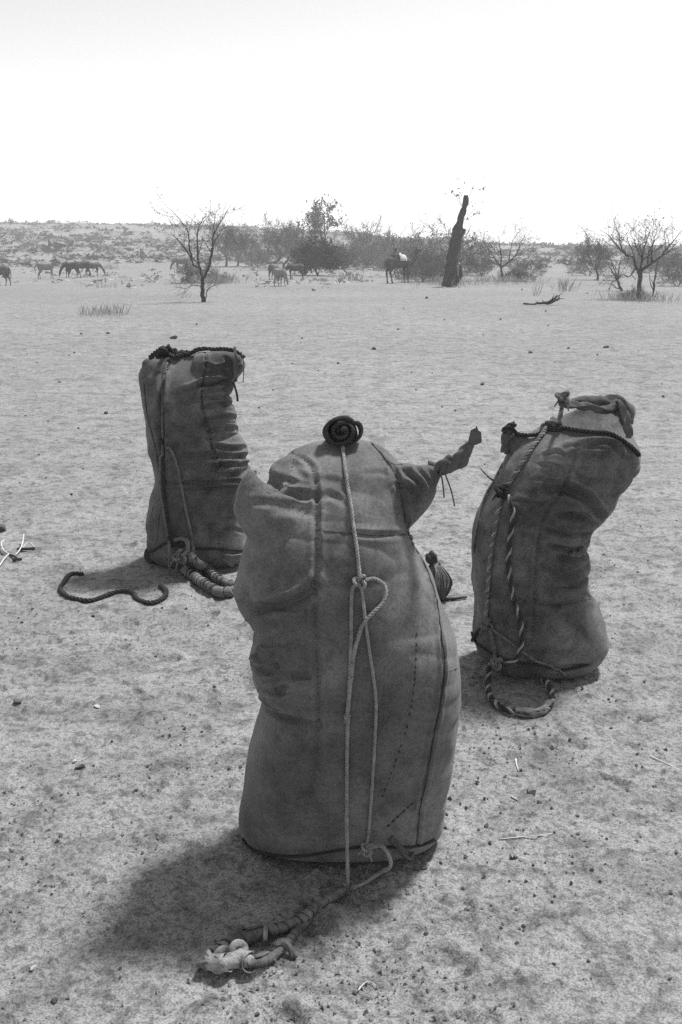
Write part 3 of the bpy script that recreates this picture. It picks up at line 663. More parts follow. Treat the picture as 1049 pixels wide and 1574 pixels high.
rope('ground_loop', [at(764, 1020, YR - .28), gp(754, 1044, .06), gp(750, 1064, .02), gp(760, 1086, .016), gp(788, 1100, .016), gp(820, 1103, .018), gp(842, 1094, .018), gp(849, 1078, .018), gp(842, 1062, .03), at(834, 1045, YR - .20)], .0125, M['rope_dark'], ropeR, M['rope'], pitch=.07)
crumple('loop_wrapping', [gp(792, 1101, .018), gp(812, 1103, .02), gp(832, 1100, .02), gp(845, 1088, .02)], [.014, .018, .018, .014], M['rag_dark'], ropeR, 8)
top_rope = thing('top_rope', at(850, 660, YR - .1), 'dark twisted rope drawn across the shoulders of the kidney-bent sack', 'rope')
rope('rope_line', [at(775, 664, YR - .02), at(784, 656, YR - .04)] + on(sR, [(800, 651), (835, 656), (860, 659), (900, 665), (935, 668), (952, 676), (968, 688), (981, 702)], .008), .0085, M['rope_dark'], top_rope)
crumple('cord_whipping', on(sR, [(843, 656), (855, 659), (864, 660)], .010), [.014, .017, .014], M['rope_dark'], top_rope, 5)
rope('rope_end', [at(792, 652, YR - .05), at(782, 656, YR - .06), at(774, 664, YR - .06)], .014, M['rope_dark'], top_rope, strands=3)

# ---------- left sack
YL = 5.10
rowsL = [(262, 546, 350, 537, .03, .08), (232, 552, 368, 541, .08, .07), (220, 566, 378, 556, .125, .05), (215, 584, 372, 574, .155, .025), (218, 606, 359, 596, .175, .01), (223, 639, 361, 632, .18), (229, 672, 368, 664, .185),
         (234, 705, 382, 696, .195), (239, 738, 391, 724, .20), (235, 757, 384, 750, .20), (230, 780, 376, 778, .205), (227, 810, 380, 812, .205), (227, 836, 384, 838, .20), (233, 852, 378, 854, .185), (248, 860, 366, 861, .16)]
lobesL = [[(318, 575, .12, .0), (345, 562, .085, -.03), (364, 556, .055, -.05), (374, 552, .03, -.05)], [(250, 575, .09, .0), (234, 562, .05, 0), (228, 552, .025, 0)]]
sL = Sack(rowsL, YL, lobesL, .0072, 303, 2.5, .011, 5)
sL.crease([([(258, 556), (250, 580), (248, 620), (249, 660), (250, 700)], .028, .014), ([(306, 593), (330, 589), (358, 586)], .032, .014), ([(284, 600), (300, 596), (312, 592)], .010, .012), ([(280, 622), (300, 616), (318, 616)], .008, .012),
           ([(312, 602), (340, 598), (358, 600)], .014, .011), ([(312, 625), (338, 620), (362, 622)], .012, .010), ([(314, 645), (340, 640), (364, 642)], .014, .010), ([(320, 664), (345, 658), (368, 660)], .014, .011),
           ([(270, 660), (300, 655), (324, 650)], .006, .012), ([(325, 684), (355, 690), (380, 688)], .016, .012), ([(285, 700), (330, 700), (384, 702)], .010, .012), ([(280, 718), (330, 716), (386, 712)], .012, .012),
           ([(256, 742), (300, 743), (350, 740), (384, 740)], .014, .009), ([(260, 750), (300, 752), (350, 748), (382, 750)], .010, .008), ([(338, 800), (356, 796), (372, 800)], .008, .010), ([(338, 815), (356, 812), (374, 818)], .008, .009),
           ([(316, 560), (332, 566), (350, 562)], .012, .010), ([(320, 575), (340, 570), (352, 578)], .010, .009), ([(346, 548), (354, 560), (358, 574)], .008, .010)])
SL1 = [(314, 535), (317, 560), (312, 592), (311, 620), (318, 650), (326, 685), (342, 725)]
SL2 = [(222, 590), (227, 640), (240, 690), (246, 730)]
sL.crease([(SL1, .007, .008), (SL2, .005, .008)], .5)
pxL, pyL = sL.px()
sL.wrinkle(sstep(290, 330, pxL) * sstep(585, 600, pyL) * sstep(745, 735, pyL), .012, 2.2, 19, 71)
sL.wrinkle(sstep(250, 300, pxL) * sstep(590, 640, pyL) * sstep(760, 735, pyL), .006, 2.0, 15, 73)
sL.wrinkle(sstep(300, 320, pxL) * sstep(590, 575, pyL), .008, 4, 12, 75)
leftS = thing('stuffed_sack', Vector((at(305, 860, YL).x, YL, 0)), 'tall dark sack creased all down one side, rope bunched on its overhanging top', 'sack', 'stuffed sacks standing on the sand')
sL.body(M['canvas_left'], leftS)
sL.seam(SL1, M['thread'], leftS, .0028); sL.seam(SL2, M['thread'], leftS, .0028); sL.seam([(252, 772), (246, 790), (243, 820), (241, 835)], M['thread'], leftS, .002); sL.seam([(250, 765), (238, 775), (232, 795)], M['thread'], leftS, .002)
sL.stitches([(336, 760), (338, 800), (336, 840)], M['thread'], leftS, .02, .006, .002, True)
bcL = [sL.hit(x, y, .006) for x, y in [(229, 848), (238, 845), (256, 834), (275, 828), (300, 842), (330, 843), (360, 845), (376, 846)]]
rope('base_cord', bcL, .007, M['rope_dark'], leftS)
crumple('base_tuft', [at(228, 844, YL - .05), at(230, 856, YL - .08), at(236, 864, YL - .10)], [.014, .024, .012], M['cloth_dark'], leftS, 5)
fr = MB()
for k in range(9):
    p0 = sL.hit(342 + random.uniform(-2, 3), 850 + k * .8, .02); fr.add(*sweep(resample([tuple(p0), tuple(sL.hit(354, 851 + k * 1.6, .03)), tuple(sL.hit(368, 850 + k * 2.6, .02))], .02), .004, 5))
fr.build('frayed_cord', M['rope_mid'], leftS)
ropeL = thing('tie_rope', Vector((at(270, 860, YL).x, YL - .25, 0)), 'dark rope hanging in lines down the creased sack, thick loop lying on sand', 'rope')
kc = sL.hit(258, 548, .02)
for k in range(4): knot('knot', kc + Vector((.024 * (k - 1.2), -.01 * (k % 2), .012 * ((k * 2) % 3 - 1))), .030, .010, M['rope_dark'], ropeL, (1.1 + k, .6 * k, .3), 1)
rope('rope_line', [at(231, 550, YL - .05), at(240, 542, YL - .08), at(250, 537, YL - .1), kc], .014, M['rope_dark'], ropeL)
rope('rope_line', [kc] + on(sL, [(270, 553), (286, 547), (302, 537), (318, 531)], .016), .013, M['rope_dark'], ropeL)
rope('rope_line', [kc] + on(sL, [(275, 547), (292, 540), (310, 532), (325, 530), (345, 528), (358, 531), (370, 538), (378, 548)], .014), .011, M['rope_dark'], ropeL)
l1 = on(sL, [(257, 560), (250, 590), (248, 640), (249, 680), (249, 740), (256, 800), (261, 826)], .010)
l1b = on(sL, [(252, 690), (253, 740), (259, 800), (266, 828)], .012)
rope('rope_line', l1 + [at(261, 850, YL - .30), gp(261, 884, .01)], .009, M['rope_mid'], ropeL)
rope('rope_line', l1b, .009, M['rope_dark'], ropeL)
rope('rope_line', on(sL, [(252, 686), (264, 692), (275, 720), (281, 755), (288, 790), (296, 830)], .008) + [at(298, 852, YL - .28), at(294, 862, YL - .3)], .008, M['rope_mid'], ropeL)
knot('knot', sL.hit(250, 680, .016), .024, .008, M['rope_dark'], ropeL, (1.2, .4, 0), 2)
kq = sL.hit(268, 829, .02)
rope('rope_loop', [kq, sL.hit(280, 823, .04), at(288, 832, YL - .30), at(288, 846, YL - .32), at(280, 856, YL - .34)], .012, M['rope_mid'], ropeL)
knot('knot', kq, .026, .010, M['rope_dark'], ropeL, (1.2, .4, 0), 1)
knot('knot', at(277, 856, YL - .33), .034, .010, M['rope_mid'], ropeL, (1.2, .1, .7), 4)
wrapped('ground_loop', [at(292, 852, YL - .3), at(304, 866, YL - .32), gp(316, 882, .03), gp(336, 898, .025), gp(360, 909, .025), gp(380, 918, .025)], .021, M['rag_dark'], ropeL, 70, 21, .45)
wrapped('ground_loop', [gp(284, 884, .03), gp(296, 892, .03), gp(312, 904, .028), gp(335, 917, .026), gp(352, 918, .026), gp(370, 916, .024), gp(382, 918, .024)], .023, M['rag_dark'], ropeL, 70, 25, .45)
strap = thing('hanging_strap', sL.hit(362, 580), 'thin cloth strap dangling from the overhanging top of the creased sack', 'strap')
rag_strip('strap', [at(361, 534, YL - .10)] + [at(a, b, YL - .16) for a, b in [(362, 550), (362, 575), (358, 588)]], .010, M['cloth_mid'], strap, 2, .004)
rag_strip('strap', [at(a, b, YL - .15) for a, b in [(358, 586), (363, 600), (366, 617)]], .008, M['cloth_dark'], strap, 3, .004)
mesh('string', *sweep(resample([tuple(at(a, b, YL - .12)) for a, b in [(371, 540), (375, 560), (374, 588)]], .02), .0025, 5), M['cloth_mid'], strap)

# ---------- loose rope, pouch, stick
lo_ = [(128, 885), (120, 884), (108, 886), (98, 899), (93, 908), (100, 916), (112, 922), (140, 926), (170, 916), (190, 911), (205, 914), (213, 924), (234, 930), (252, 922), (256, 911), (246, 902)]
lr = rope('loose_rope', [gp(a, b, .010) for a, b in lo_], .012, M['rope_dark']); tag(lr, 'loose dark rope lying in an S curve on open sand', 'rope')
kk_ = gp(127, 884, .012); 
pc = gp(676, 922); pY = pc.y
pouch = thing('cloth_pouch', pc, 'small tied cloth pouch with wrinkled sides on the ground behind the sacks', 'bag')
pm = MB(); prow = [(663, 862, 672, 861, .012), (660, 872, 680, 872, .03), (660, 885, 690, 884, .05), (662, 897, 694, 896, .06), (664, 906, 690, 906, .06), (668, 916, 684, 916, .045), (672, 920, 680, 920, .03)]
pV, pF = loft_sack(prow, pY, 2.2, 60, 60); pN = np.array(pV); ang_ = np.arctan2(pN[:, 1] - pY, pN[:, 0] - pc.x)
pN[:, 0] += .006 * np.sin(ang_ * 9 + pN[:, 2] * 30); pN[:, 1] += .008 * np.sin(ang_ * 11); pN[:, 2] = np.maximum(pN[:, 2], pc.z - .003)
mesh('body', pN, pF, M['cloth_mid'], pouch)
crumple('tied_neck', [at(668, 866, pY - .02), at(664, 858, pY - .02), at(660, 852, pY)], [.016, .026, .018], M['cloth_dark'], pouch, 4)
nb = MB()
for k in range(10):
    a0 = random.uniform(0, 1); nb.add(*sweep(resample([tuple(at(666 + 3 * a0, 864, pY - .03)), tuple(at(670 + 14 * a0, 876 + 4 * random.random(), pY - .065)), tuple(at(668 + 24 * a0, 890 + 6 * random.random(), pY - .075)), tuple(at(670 + 18 * a0, 908, pY - .05))], .02), .0028, 4))
nb.build('netting', M['rope'], pouch)
def stick(name, pts, r, m, label, cat, group=None, lift=None, taper=.5):
    P = resample([tuple(gp(a, b, (r if lift is None else lift))) for a, b in pts], .02 if r > .004 else .012); n = len(P)
    rr = np.linspace(r, r * taper, n) * (1 + .2 * n2(np.arange(n) * .4, np.full(n, pts[0][0] * .1), 2))
    o = mesh(name, *sweep(P, rr, 6), m); return tag(o, label, cat, group)
stick('dark_stick', [(678, 925), (690, 924), (703, 923), (718, 920)], .010, M['rope_dark'], 'short dark crooked stick on the sand beside the small pouch', 'stick')
stick('straw_stalk', [(768, 1291), (800, 1288), (830, 1285), (850, 1282)], .0022, M['straw'], 'long straight pale straw stalk lying on the sand', 'straw')
stick('straw_stalk', [(793, 1168), (794, 1176), (797, 1186)], .0032, M['straw'], 'short curved pale straw near a blocky stone', 'straw')
stick('straw_stalk', [(786, 1225), (791, 1228), (796, 1231)], .0026, M['straw'], 'tiny pale straw bit right beside the blocky stone', 'straw')
stick('straw_stalk', [(551, 1526), (556, 1519), (564, 1512), (572, 1513), (578, 1520)], .0018, M['straw'], 'thin white bent straw arched over small pebbles', 'straw', lift=.006)
stick('straw_stalk', [(1000, 1163), (1020, 1172), (1049, 1186)], .0030, M['straw'], 'long pale stalk half buried in the sand', 'straw', lift=.001)
tp_ = thing('straw_tangle', gp(25, 855), 'tangle of pale curled straws with dark bits on the sand', 'straw')
def tpiece(name, pts, r, m, lifts):
    P = resample([tuple(gp(a, b, l)) for (a, b), l in zip(pts, lifts)], .012); mesh(name, *sweep(P, r, 5), m, tp_)
tpiece('straw', [(8, 838), (3, 843), (6, 850), (14, 855), (25, 858)], .004, M['straw'], [.03, .03, .02, .015, .01])
tpiece('straw', [(38, 835), (35, 845), (30, 852), (24, 856)], .004, M['straw'], [.05, .03, .02, .01])
tpiece('straw', [(0, 873), (7, 864), (14, 857)], .004, M['straw'], [.01, .02, .02])
tpiece('straw', [(34, 846), (45, 841), (54, 845)], .003, M['straw'], [.01, .03, .015])
tpiece('twig', [(28, 847), (40, 847), (54, 846)], .009, M['bark'], [.01, .012, .01])
tpiece('twig', [(14, 855), (22, 858), (27, 861)], .007, M['bark'], [.01, .012, .01])
tpiece('twig', [(20, 863), (28, 862), (34, 861)], .007, M['bark'], [.008, .009, .008])

# ---------- stones
def stone_mesh(seed, blocky=False):
    bm = bmesh.new(); bmesh.ops.create_icosphere(bm, subdivisions=2, radius=1.0); rnd = random.Random(seed)
    V = np.array([tuple(v.co) for v in bm.verts])
    if blocky: V = np.sign(V) * np.abs(V) ** .45; V /= 1.25
    V = V * (1 + .30 * n3(V[:, 0] * 1.3 + seed, V[:, 1] * 1.3, V[:, 2] * 1.3, seed) + .12 * n3(V[:, 0] * 3 + seed, V[:, 1] * 3, V[:, 2] * 3, seed + 1))[:, None]
    for k in range(4):
        d = np.array([rnd.gauss(0, 1) for _ in range(3)]); d /= np.linalg.norm(d); t = V @ d; V = V - np.clip(t - .62, 0, 9)[:, None] * d[None, :]
    for v, c in zip(bm.verts, V): v.co = c
    me = bpy.data.meshes.new('stone'); bm.to_mesh(me); bm.free(); return me
stone_m = {}
def stone(px, py, wpx, m, label, group=None, seed=0, blocky=False, flat=.6, p=None):
    p = p or gp(px, py); dep = p.y * CP + (H - p.z) * SP; r = wpx / F * dep / 2
    key = (seed % 7, blocky, m)
    if key not in stone_m: stone_m[key] = stone_mesh(seed % 7 + (20 if blocky else 0), blocky); stone_m[key].materials.append(M[m])
    o = bpy.data.objects.new('stone', stone_m[key]); C.objects.link(o)
    o.location = (p.x, p.y, p.z + r * flat * .45); o.scale = (r, r * random.uniform(.7, 1), r * flat); o.rotation_euler = (random.uniform(-.2, .2), random.uniform(-.2, .2), random.uniform(0, 6.28))
    return tag(o, label, 'stone', group)
stone(818, 1217, 21, 'stone_mid', 'blocky grey squared stone on the sand beside short straws', None, 1, True, .75)
stone(29, 1079, 17, 'stone_mid', 'rounded grey stone with pale top and dark underside, alone on bare sand', None, 2, False, .7)
stone(123, 1180, 19, 'stone_mid', 'flat angular grey stone with a smaller one touching it', None, 3, True, .4)
stone(115, 1171, 12, 'stone_pale', 'small flat stone touching the bigger angular grey stone', None, 4, False, .4)
stone(150, 1087, 13, 'stone_pale', 'flat whitish sliver of stone on the sand', None, 5, False, .3)
stone(52, 1489, 13, 'stone_pale', 'bright white rounded pebble on the sand', None, 6, False, .6)
stone(84, 1539, 13, 'stone', 'dark pointed pebble near the white rounded pebble', None, 2, False, .5)
stone(2, 816, 26, 'stone', 'large black blocky lump behind the straw tangle', None, 5, True, .6)
far_l = 'small dark stone lying out on the open plain'
pts_ = [(164, 636, 10), (575, 537, 8), (815, 543, 8), (742, 591, 8), (656, 459, 7), (482, 447, 8), (268, 521, 13), (932, 535, 9), (92, 590, 6), (612, 507, 5), (700, 632, 6), (560, 668, 6), (144, 948, 8), (874, 536, 6), (520, 560, 5),
        (166, 513, 6), (125, 514, 5), (655, 1436, 9), (805, 1425, 9), (748, 1270, 10), (905, 1478, 8), (852, 1482, 6), (795, 1450, 7), (770, 1427, 7), (853, 1378, 6), (933, 1290, 6), (1032, 1374, 7), (980, 1160, 7), (888, 1255, 6), (770, 1250, 5),
        (545, 1528, 9), (352, 1182, 7), (505, 1547, 6), (560, 1560, 6), (396, 1560, 9), (240, 1010, 6), (330, 1056, 6), (210, 1215, 6), (80, 1375, 6), (185, 1490, 8), (185, 1503, 6), (940, 1120, 6), (1010, 1150, 5), (1030, 1505, 6), (820, 1330, 6), (740, 1460, 6),
        (375, 425, 5), (395, 424, 5), (460, 436, 4), (508, 650, 4), (680, 626, 4), (640, 600, 4), (870, 620, 5), (1020, 610, 5), (1040, 800, 6), (980, 880, 5), (60, 700, 5), (110, 760, 5), (40, 640, 4), (420, 600, 4), (450, 560, 4)]
for i, (a, b, s_) in enumerate(pts_):
    stone(a, b, s_, 'stone', 'small dark pebble on the sand around the rosette-topped sack' if b > 930 else far_l, 'dark pebbles around the rosette-topped sack' if b > 930 else 'small dark stones out on the plain', i, False, .65)
# gravel and crumbs nobody could count
gr = MB(); ico = [(0, 0, 1), (.9, 0, .2), (-.3, .85, .2), (-.5, -.75, .2), (0, 0, -.6)]; icf = [(0, 1, 2), (0, 2, 3), (0, 3, 1), (4, 2, 1), (4, 3, 2), (4, 1, 3)]
def scatter(mb, n, ylo, yhi, rlo, rhi, seed):
    rs = np.random.RandomState(seed); t = rs.rand(n); y = 1 / (1 / ylo + t * (1 / yhi - 1 / ylo)); x = (rs.rand(n) - .5) * .95 * y
    clump = n2(x / .5, y / .5, seed) + .6 * n2(x / .12, y / .12, seed + 1) > rs.rand(n) * .9 - .1
    x, y = x[clump], y[clump]; z = gh(x, y); n = len(x); r = rlo + (rhi - rlo) * rs.rand(n) ** 3; r *= np.maximum(1, y / 6)
    for i in range(n):
        a = rs.rand() * 6.28; c, s_ = math.cos(a), math.sin(a); b = np.array(ico) * r[i] * (.7 + .6 * rs.rand(5, 3))
        V = np.stack([b[:, 0] * c - b[:, 1] * s_ + x[i], b[:, 0] * s_ + b[:, 1] * c + y[i], b[:, 2] * .8 + z[i] + r[i] * .3], 1); mb.add(V, icf)
cb = MB(); scatter(cb, 11000, 1.5, 8, .0018, .0085, 15)
g_ = cb.build('soil_crumbs', M['ground'], None, False); tag(g_, 'small pale clods of soil strewn over the sand', 'soil', None, 'stuff')
scatter(gr, 3200, 1.5, 9, .0016, .0070, 5)
g_ = gr.build('gravel', M['stone_mid'], None, False); tag(g_, 'fine dark gravel and soil crumbs strewn over the sand', 'gravel', None, 'stuff')
gd = MB(); scatter(gd, 2600, 2.2, 45, .003, .011, 9)
g_ = gd.build('dung_pellets', M['stone'], None, False); tag(g_, 'dark dung crumbs strewn across the plain', 'dung', None, 'stuff')

# ------------------------------------------------------------------ trees
class Tree:
    def __init__(s, seed, thr=.016): s.r = random.Random(seed); s.tr = MB(); s.cr = MB(); s.lf = MB(); s.thr = thr; s.tips = []
    def tube(s, P, r):
        r = np.asarray(r); big = r[0] > s.thr
        (s.tr if big else s.cr).add(*sweep(np.array(P), r, 6 if big else 3, big))
    def branch(s, p, d, L, r, lvl, up=.15, gn=.35, kids=4, ratio=.62, flat=0.0):
        rn = s.r; n = 5 if lvl > 1 else 4; P = [np.array(p)]; d = np.array(d, float); d /= np.linalg.norm(d)
        for i in range(n):
            d = d + np.array([rn.gauss(0, gn), rn.gauss(0, gn), rn.gauss(0, gn * .7) + up - flat * d[2]]) * .5; d /= np.linalg.norm(d); P.append(P[-1] + d * L / n)
        rr = np.linspace(r, r * (.5 if lvl else .3), n + 1); s.tube(P, np.maximum(rr, .0035))
        if lvl == 0: s.tips.append(P[-1]); s.tips.append(P[n // 2]); return
        s.spawn(P, rr, L, lvl, up, gn, kids, ratio, flat)
    def spawn(s, P, rr, L, lvl, up, gn, kids, ratio, flat, start=.25):
        rn = s.r; P = [np.array(q) for q in P]; n = len(P) - 1
        for k in range(kids):
            t = start + (1 - start) * (k + rn.random()) / kids; x = min(t * n, n - .001); i = int(x); f = x - i
            p = P[i] * (1 - f) + P[i + 1] * f; ax = P[i + 1] - P[i]; ax /= np.linalg.norm(ax) + 1e-9
            o = np.array([rn.gauss(0, 1), rn.gauss(0, 1), rn.gauss(0, .7)]); o -= ax * o.dot(ax); o /= np.linalg.norm(o) + 1e-9
            a = rn.uniform(.5, 1.15); s.branch(p, ax * math.cos(a) + o * math.sin(a), L * ratio * rn.uniform(.7, 1.25), max(.004, np.interp(t * n, range(n + 1), rr) * .55), lvl - 1, up, gn, kids, ratio, flat)
    def leaves(s, n, size, spread):
        for k in range(n):
            if not s.tips: break
            c = s.tips[s.r.randrange(len(s.tips))] + np.array([s.r.gauss(0, spread) for _ in range(3)])
            q = np.array([[s.r.gauss(0, size) for _ in range(3)] for _ in range(3)]) + c; s.lf.add(q, [(0, 1, 2)])
    def build(s, name, loc, label, group=None, rz=0, cat='tree', lm='leaf'):
        t = thing(name, loc, label, cat, group, rz)
        if s.tr.V: s.tr.build('trunk', M['bark'], t, True, True)
        c = s.cr.build('crown', M['twig'], t, True, True)
        if s.lf.V: s.lf.build('leaves', M[lm], c, False, True)
        return t
def guided(seed, base_px, limbs, label, lvl=2, kids=5, Lf=.45, leaves=0, name='acacia_tree', twig=.12, flat=.0, thr=.016):
    """trunk and limbs follow pixel polylines (px, py, radius m, depth offset m)"""
    base = gp(*base_px); T = Tree(seed, thr); Y = base.y
    for limb in limbs:
        P = np.array([np.array(tuple(at(a, b, Y))) + np.array([0, dz, 0]) - np.array(tuple(base)) for a, b, r, dz in limb]); r = [q[2] for q in limb]
        D = resample(P, .12); s_ = np.linspace(0, 1, len(D)); rr = np.interp(s_, np.linspace(0, 1, len(r)), r)
        D[1:-1] += np.random.RandomState(seed).normal(0, .012, D[1:-1].shape); T.tr.add(*sweep(D, rr, 8))
        if limb[-1][2] < .05: 
            L = np.linalg.norm(D[-1] - D[0]); T.spawn(D, rr, min(L, 1.6) * Lf / .62, lvl, twig, .32, kids, .62, flat, .2)
    if leaves: T.leaves(leaves, .020, .035)
    return T.build(name, base, label), base
def back(o): return o
# left acacia
guided(11, (313, 464), [[(313, 466, .085, 0), (312, 440, .07, 0), (311, 428, .065, 0)],
    [(311, 430, .05, 0), (309, 415, .04, .1), (305, 405, .034, .1), (303, 380, .028, .15), (303, 352, .022, .2), (309, 342, .016, .2), (314, 332, .009, .25)],
    [(308, 412, .035, 0), (300, 408, .03, -.1), (295, 395, .026, -.2), (286, 382, .02, -.25), (276, 368, .013, -.3), (264, 358, .006, -.3)],
    [(296, 396, .028, -.2), (294, 375, .024, -.4), (293, 358, .02, -.5), (285, 343, .015, -.6), (272, 328, .009, -.6), (262, 320, .005, -.6)],
    [(312, 428, .05, 0), (320, 417, .042, -.1), (325, 400, .034, -.2), (329, 375, .028, -.3), (330, 360, .022, -.3), (340, 345, .017, -.4), (350, 328, .010, -.4), (358, 316, .005, -.5)],
    [(328, 378, .024, -.2), (334, 366, .018, 0), (342, 352, .012, .2), (362, 348, .006, .3)],
    [(330, 360, .018, -.3), (331, 340, .012, -.1), (328, 328, .008, 0), (322, 322, .004, 0)],
    [(315, 460, .02, 0), (319, 452, .015, -.1), (323, 442, .01, -.2), (338, 436, .006, -.3)],
    [(309, 440, .016, 0), (298, 438, .012, -.2), (288, 443, .008, -.3), (270, 440, .005, -.4)]],
    'bare thorn tree with forked slender trunk standing alone on the plain', 2, 7, .46, 500)
# dead trunk
base = gp(693, 441); T = Tree(21, .02); Yd = base.y
def lp(a, b, dz=0): return np.array(tuple(at(a, b, Yd))) + np.array([0, dz, 0]) - np.array(tuple(base))
dP = resample([lp(*q) for q in [(691, 444), (693, 425), (695, 405), (698, 385), (703, 360), (706, 345), (711, 328), (716, 312), (717, 300)]], .06); nd = len(dP); a8 = np.linspace(0, 2 * np.pi, 14, endpoint=False); i_ = np.arange(nd)[:, None]
r0 = np.interp(np.linspace(0, 1, nd), [0, .08, .3, .5, .62, .68, .8, .95, 1], [.42, .34, .29, .25, .26, .19, .15, .14, .10])[:, None]
T.tr.add(*sweep(dP, r0 * (1 + .16 * n2(i_ * .25 + 0 * a8, np.cos(a8)[None, :] * 2 + 0 * i_, 3) + .10 * n2(i_ * .5 + 0 * a8, np.sin(a8)[None, :] * 4 + 0 * i_, 4)), 14))
for q in ([(706, 362, .14), (712, 356, .11), (714, 352, .08)], [(702, 360, .12), (699, 350, .08), (699, 347, .05)], [(694, 437, .16), (707, 425, .10), (708, 408, .06)], [(686, 440, .15), (681, 438, .10), (682, 432, .05)]):
    T.tr.add(*sweep(resample([lp(a, b, -.15) for a, b, r in q], .05), np.linspace(q[0][2], q[-1][2], len(resample([lp(a, b, -.15) for a, b, r in q], .05))), 8))
for (a, b, dx, dz) in [(711, 318, -.8, .9), (713, 322, -.5, .8), (716, 318, .6, .6), (708, 342, .9, .3), (710, 340, .7, .5), (700, 372, -.6, .8), (698, 385, .9, .2), (705, 380, .8, .4), (716, 312, .4, 1.0)]:
    T.branch(lp(a, b), (dx, -.2, dz), .95, .014, 1, .1, .4, 4, .6)
T.leaves(150, .045, .05)
T.build('dead_tree', base, 'thick dead broken-topped trunk with sparse shoots, rising above the bushes')
# acacia right of the dead trunk
guided(31, (775, 432), [[(774, 434, .07, 0), (772, 420, .06, 0), (770, 410, .055, 0)],
    [(770, 412, .045, 0), (782, 402, .036, -.2), (793, 390, .028, -.3), (798, 375, .018, -.4), (806, 360, .008, -.4)],
    [(770, 410, .04, 0), (772, 395, .03, .2), (770, 380, .02, .3), (768, 360, .008, .4)], [(770, 410, .04, 0), (760, 395, .03, .1), (750, 380, .02, .2), (742, 366, .008, .3)],
    [(782, 402, .03, -.1), (786, 385, .022, .2), (790, 368, .012, .3), (800, 356, .006, .3)], [(770, 408, .03, .1), (758, 404, .02, .3), (745, 398, .012, .4), (738, 388, .006, .5)],
    [(774, 430, .03, 0), (780, 420, .02, -.2), (790, 424, .014, -.3), (806, 420, .006, -.3)], [(790, 392, .02, -.3), (805, 388, .012, -.4), (818, 378, .005, -.4)]],
    'low spreading thorn tree with leaning trunk and dense twigs, close beside the dead trunk', 2, 8, .66, 1200)
# right acacia
guided(41, (983, 460), [[(982, 463, .10, 0), (983, 445, .085, 0), (984, 422, .08, 0), (983, 417, .09, 0)],
    [(984, 420, .055, 0), (976, 408, .045, -.1), (972, 397, .038, -.2), (955, 388, .03, -.3), (942, 375, .022, -.4), (930, 362, .014, -.5), (918, 354, .006, -.5)],
    [(960, 391, .03, -.2), (955, 378, .022, 0), (953, 362, .015, .1), (948, 350, .007, .1)], [(984, 418, .05, 0), (990, 400, .04, .2), (993, 385, .03, .3), (998, 370, .02, .3), (1005, 350, .008, .3)],
    [(986, 416, .055, 0), (998, 405, .045, -.2), (1010, 396, .035, -.3), (1020, 382, .026, -.4), (1032, 366, .014, -.5), (1044, 352, .006, -.5)],
    [(990, 398, .03, .2), (985, 382, .022, .4), (980, 368, .014, .5), (975, 356, .007, .5)], [(1000, 404, .03, -.1), (1004, 385, .022, .1), (1008, 368, .014, .2), (1014, 352, .006, .2)],
    [(978, 412, .03, 0), (965, 425, .02, -.2), (955, 422, .014, -.3), (940, 428, .007, -.4)], [(996, 406, .03, 0), (994, 388, .02, -.3), (1000, 372, .012, -.4), (1010, 360, .006, -.4)]],
    'broad bare thorn tree with short stout trunk and nest-like clumps over low scrub', 2, 8, .54, 900)
# small leaning tree beside it and saplings
guided(43, (957, 447), [[(957, 448, .06, 0), (951, 436, .05, 0), (949, 428, .045, 0)], [(950, 430, .035, 0), (940, 418, .022, -.2), (932, 405, .008, -.3)], [(950, 430, .035, 0), (954, 412, .024, .2), (958, 395, .008, .3)], [(949, 430, .03, 0), (938, 432, .016, -.2), (926, 430, .006, -.2)], [(950, 428, .03, 0), (946, 410, .02, .3), (942, 392, .008, .4)]],
    'small leaning thorn tree under the broad bare tree', 2, 5, .55, 700)
guided(45, (1005, 456), [[(1003, 460, .03, 0), (1005, 445, .04, 0), (1007, 430, .03, 0), (1010, 410, .018, 0), (1012, 395, .008, 0)], [(1004, 445, .02, 0), (1000, 430, .014, .1), (1001, 415, .006, .1)]],
    'thin upright sapling growing beside the broad bare tree', 1, 3, .3, 0, 'sapling')
# scrub belt: prototypes copied
def proto(seed, h, spread, stems, lvl=3, kids=4, leaves=900, lsize=.045, lspread=.16, up=.2, trunk=.25):
    T = Tree(seed, .02); rn = T.r
    if trunk > 0:
        P = resample([(0, 0, -.05), (rn.gauss(0, .05), rn.gauss(0, .05), trunk * h * .5), (rn.gauss(0, .1), rn.gauss(0, .1), trunk * h)], .1); T.tr.add(*sweep(P, np.linspace(.032 * h, .02 * h, len(P)), 7)); top = P[-1]
    else: top = np.array([0, 0, -.03])
    for k in range(stems):
        a = 6.283 * k / stems + rn.uniform(-.3, .3); el = rn.uniform(.45, 1.3); d = (math.cos(a) * math.cos(el) * spread, math.sin(a) * math.cos(el) * spread, math.sin(el))
        T.branch(top, d, h * (1 - trunk) * rn.uniform(.55, .8), .011 * h, lvl, up, .38, kids, .55)
    T.leaves(leaves, lsize, lspread); return T
def place(T, name, label, spots, group, cat='tree', h0=1.0, lm='leaf'):
    first = None
    for (px, py, s_, label) in spots:
        p = gp(px, py)
        if first is None: first = T.build(name, p, label, group, random.uniform(0, 6.28), cat, lm); o = first
        else:
            o = first.copy(); C.objects.link(o); o.location = p; o['label'] = label; o.rotation_euler = (0, 0, random.uniform(0, 6.28))
            for ch in first.children:
                c = ch.copy(); C.objects.link(c); c.parent = o
                for g in ch.children: d = g.copy(); C.objects.link(d); d.parent = c
        dep = p.y; hpx = s_; k = hpx / F * dep / h0; o.scale = (k, k, k)
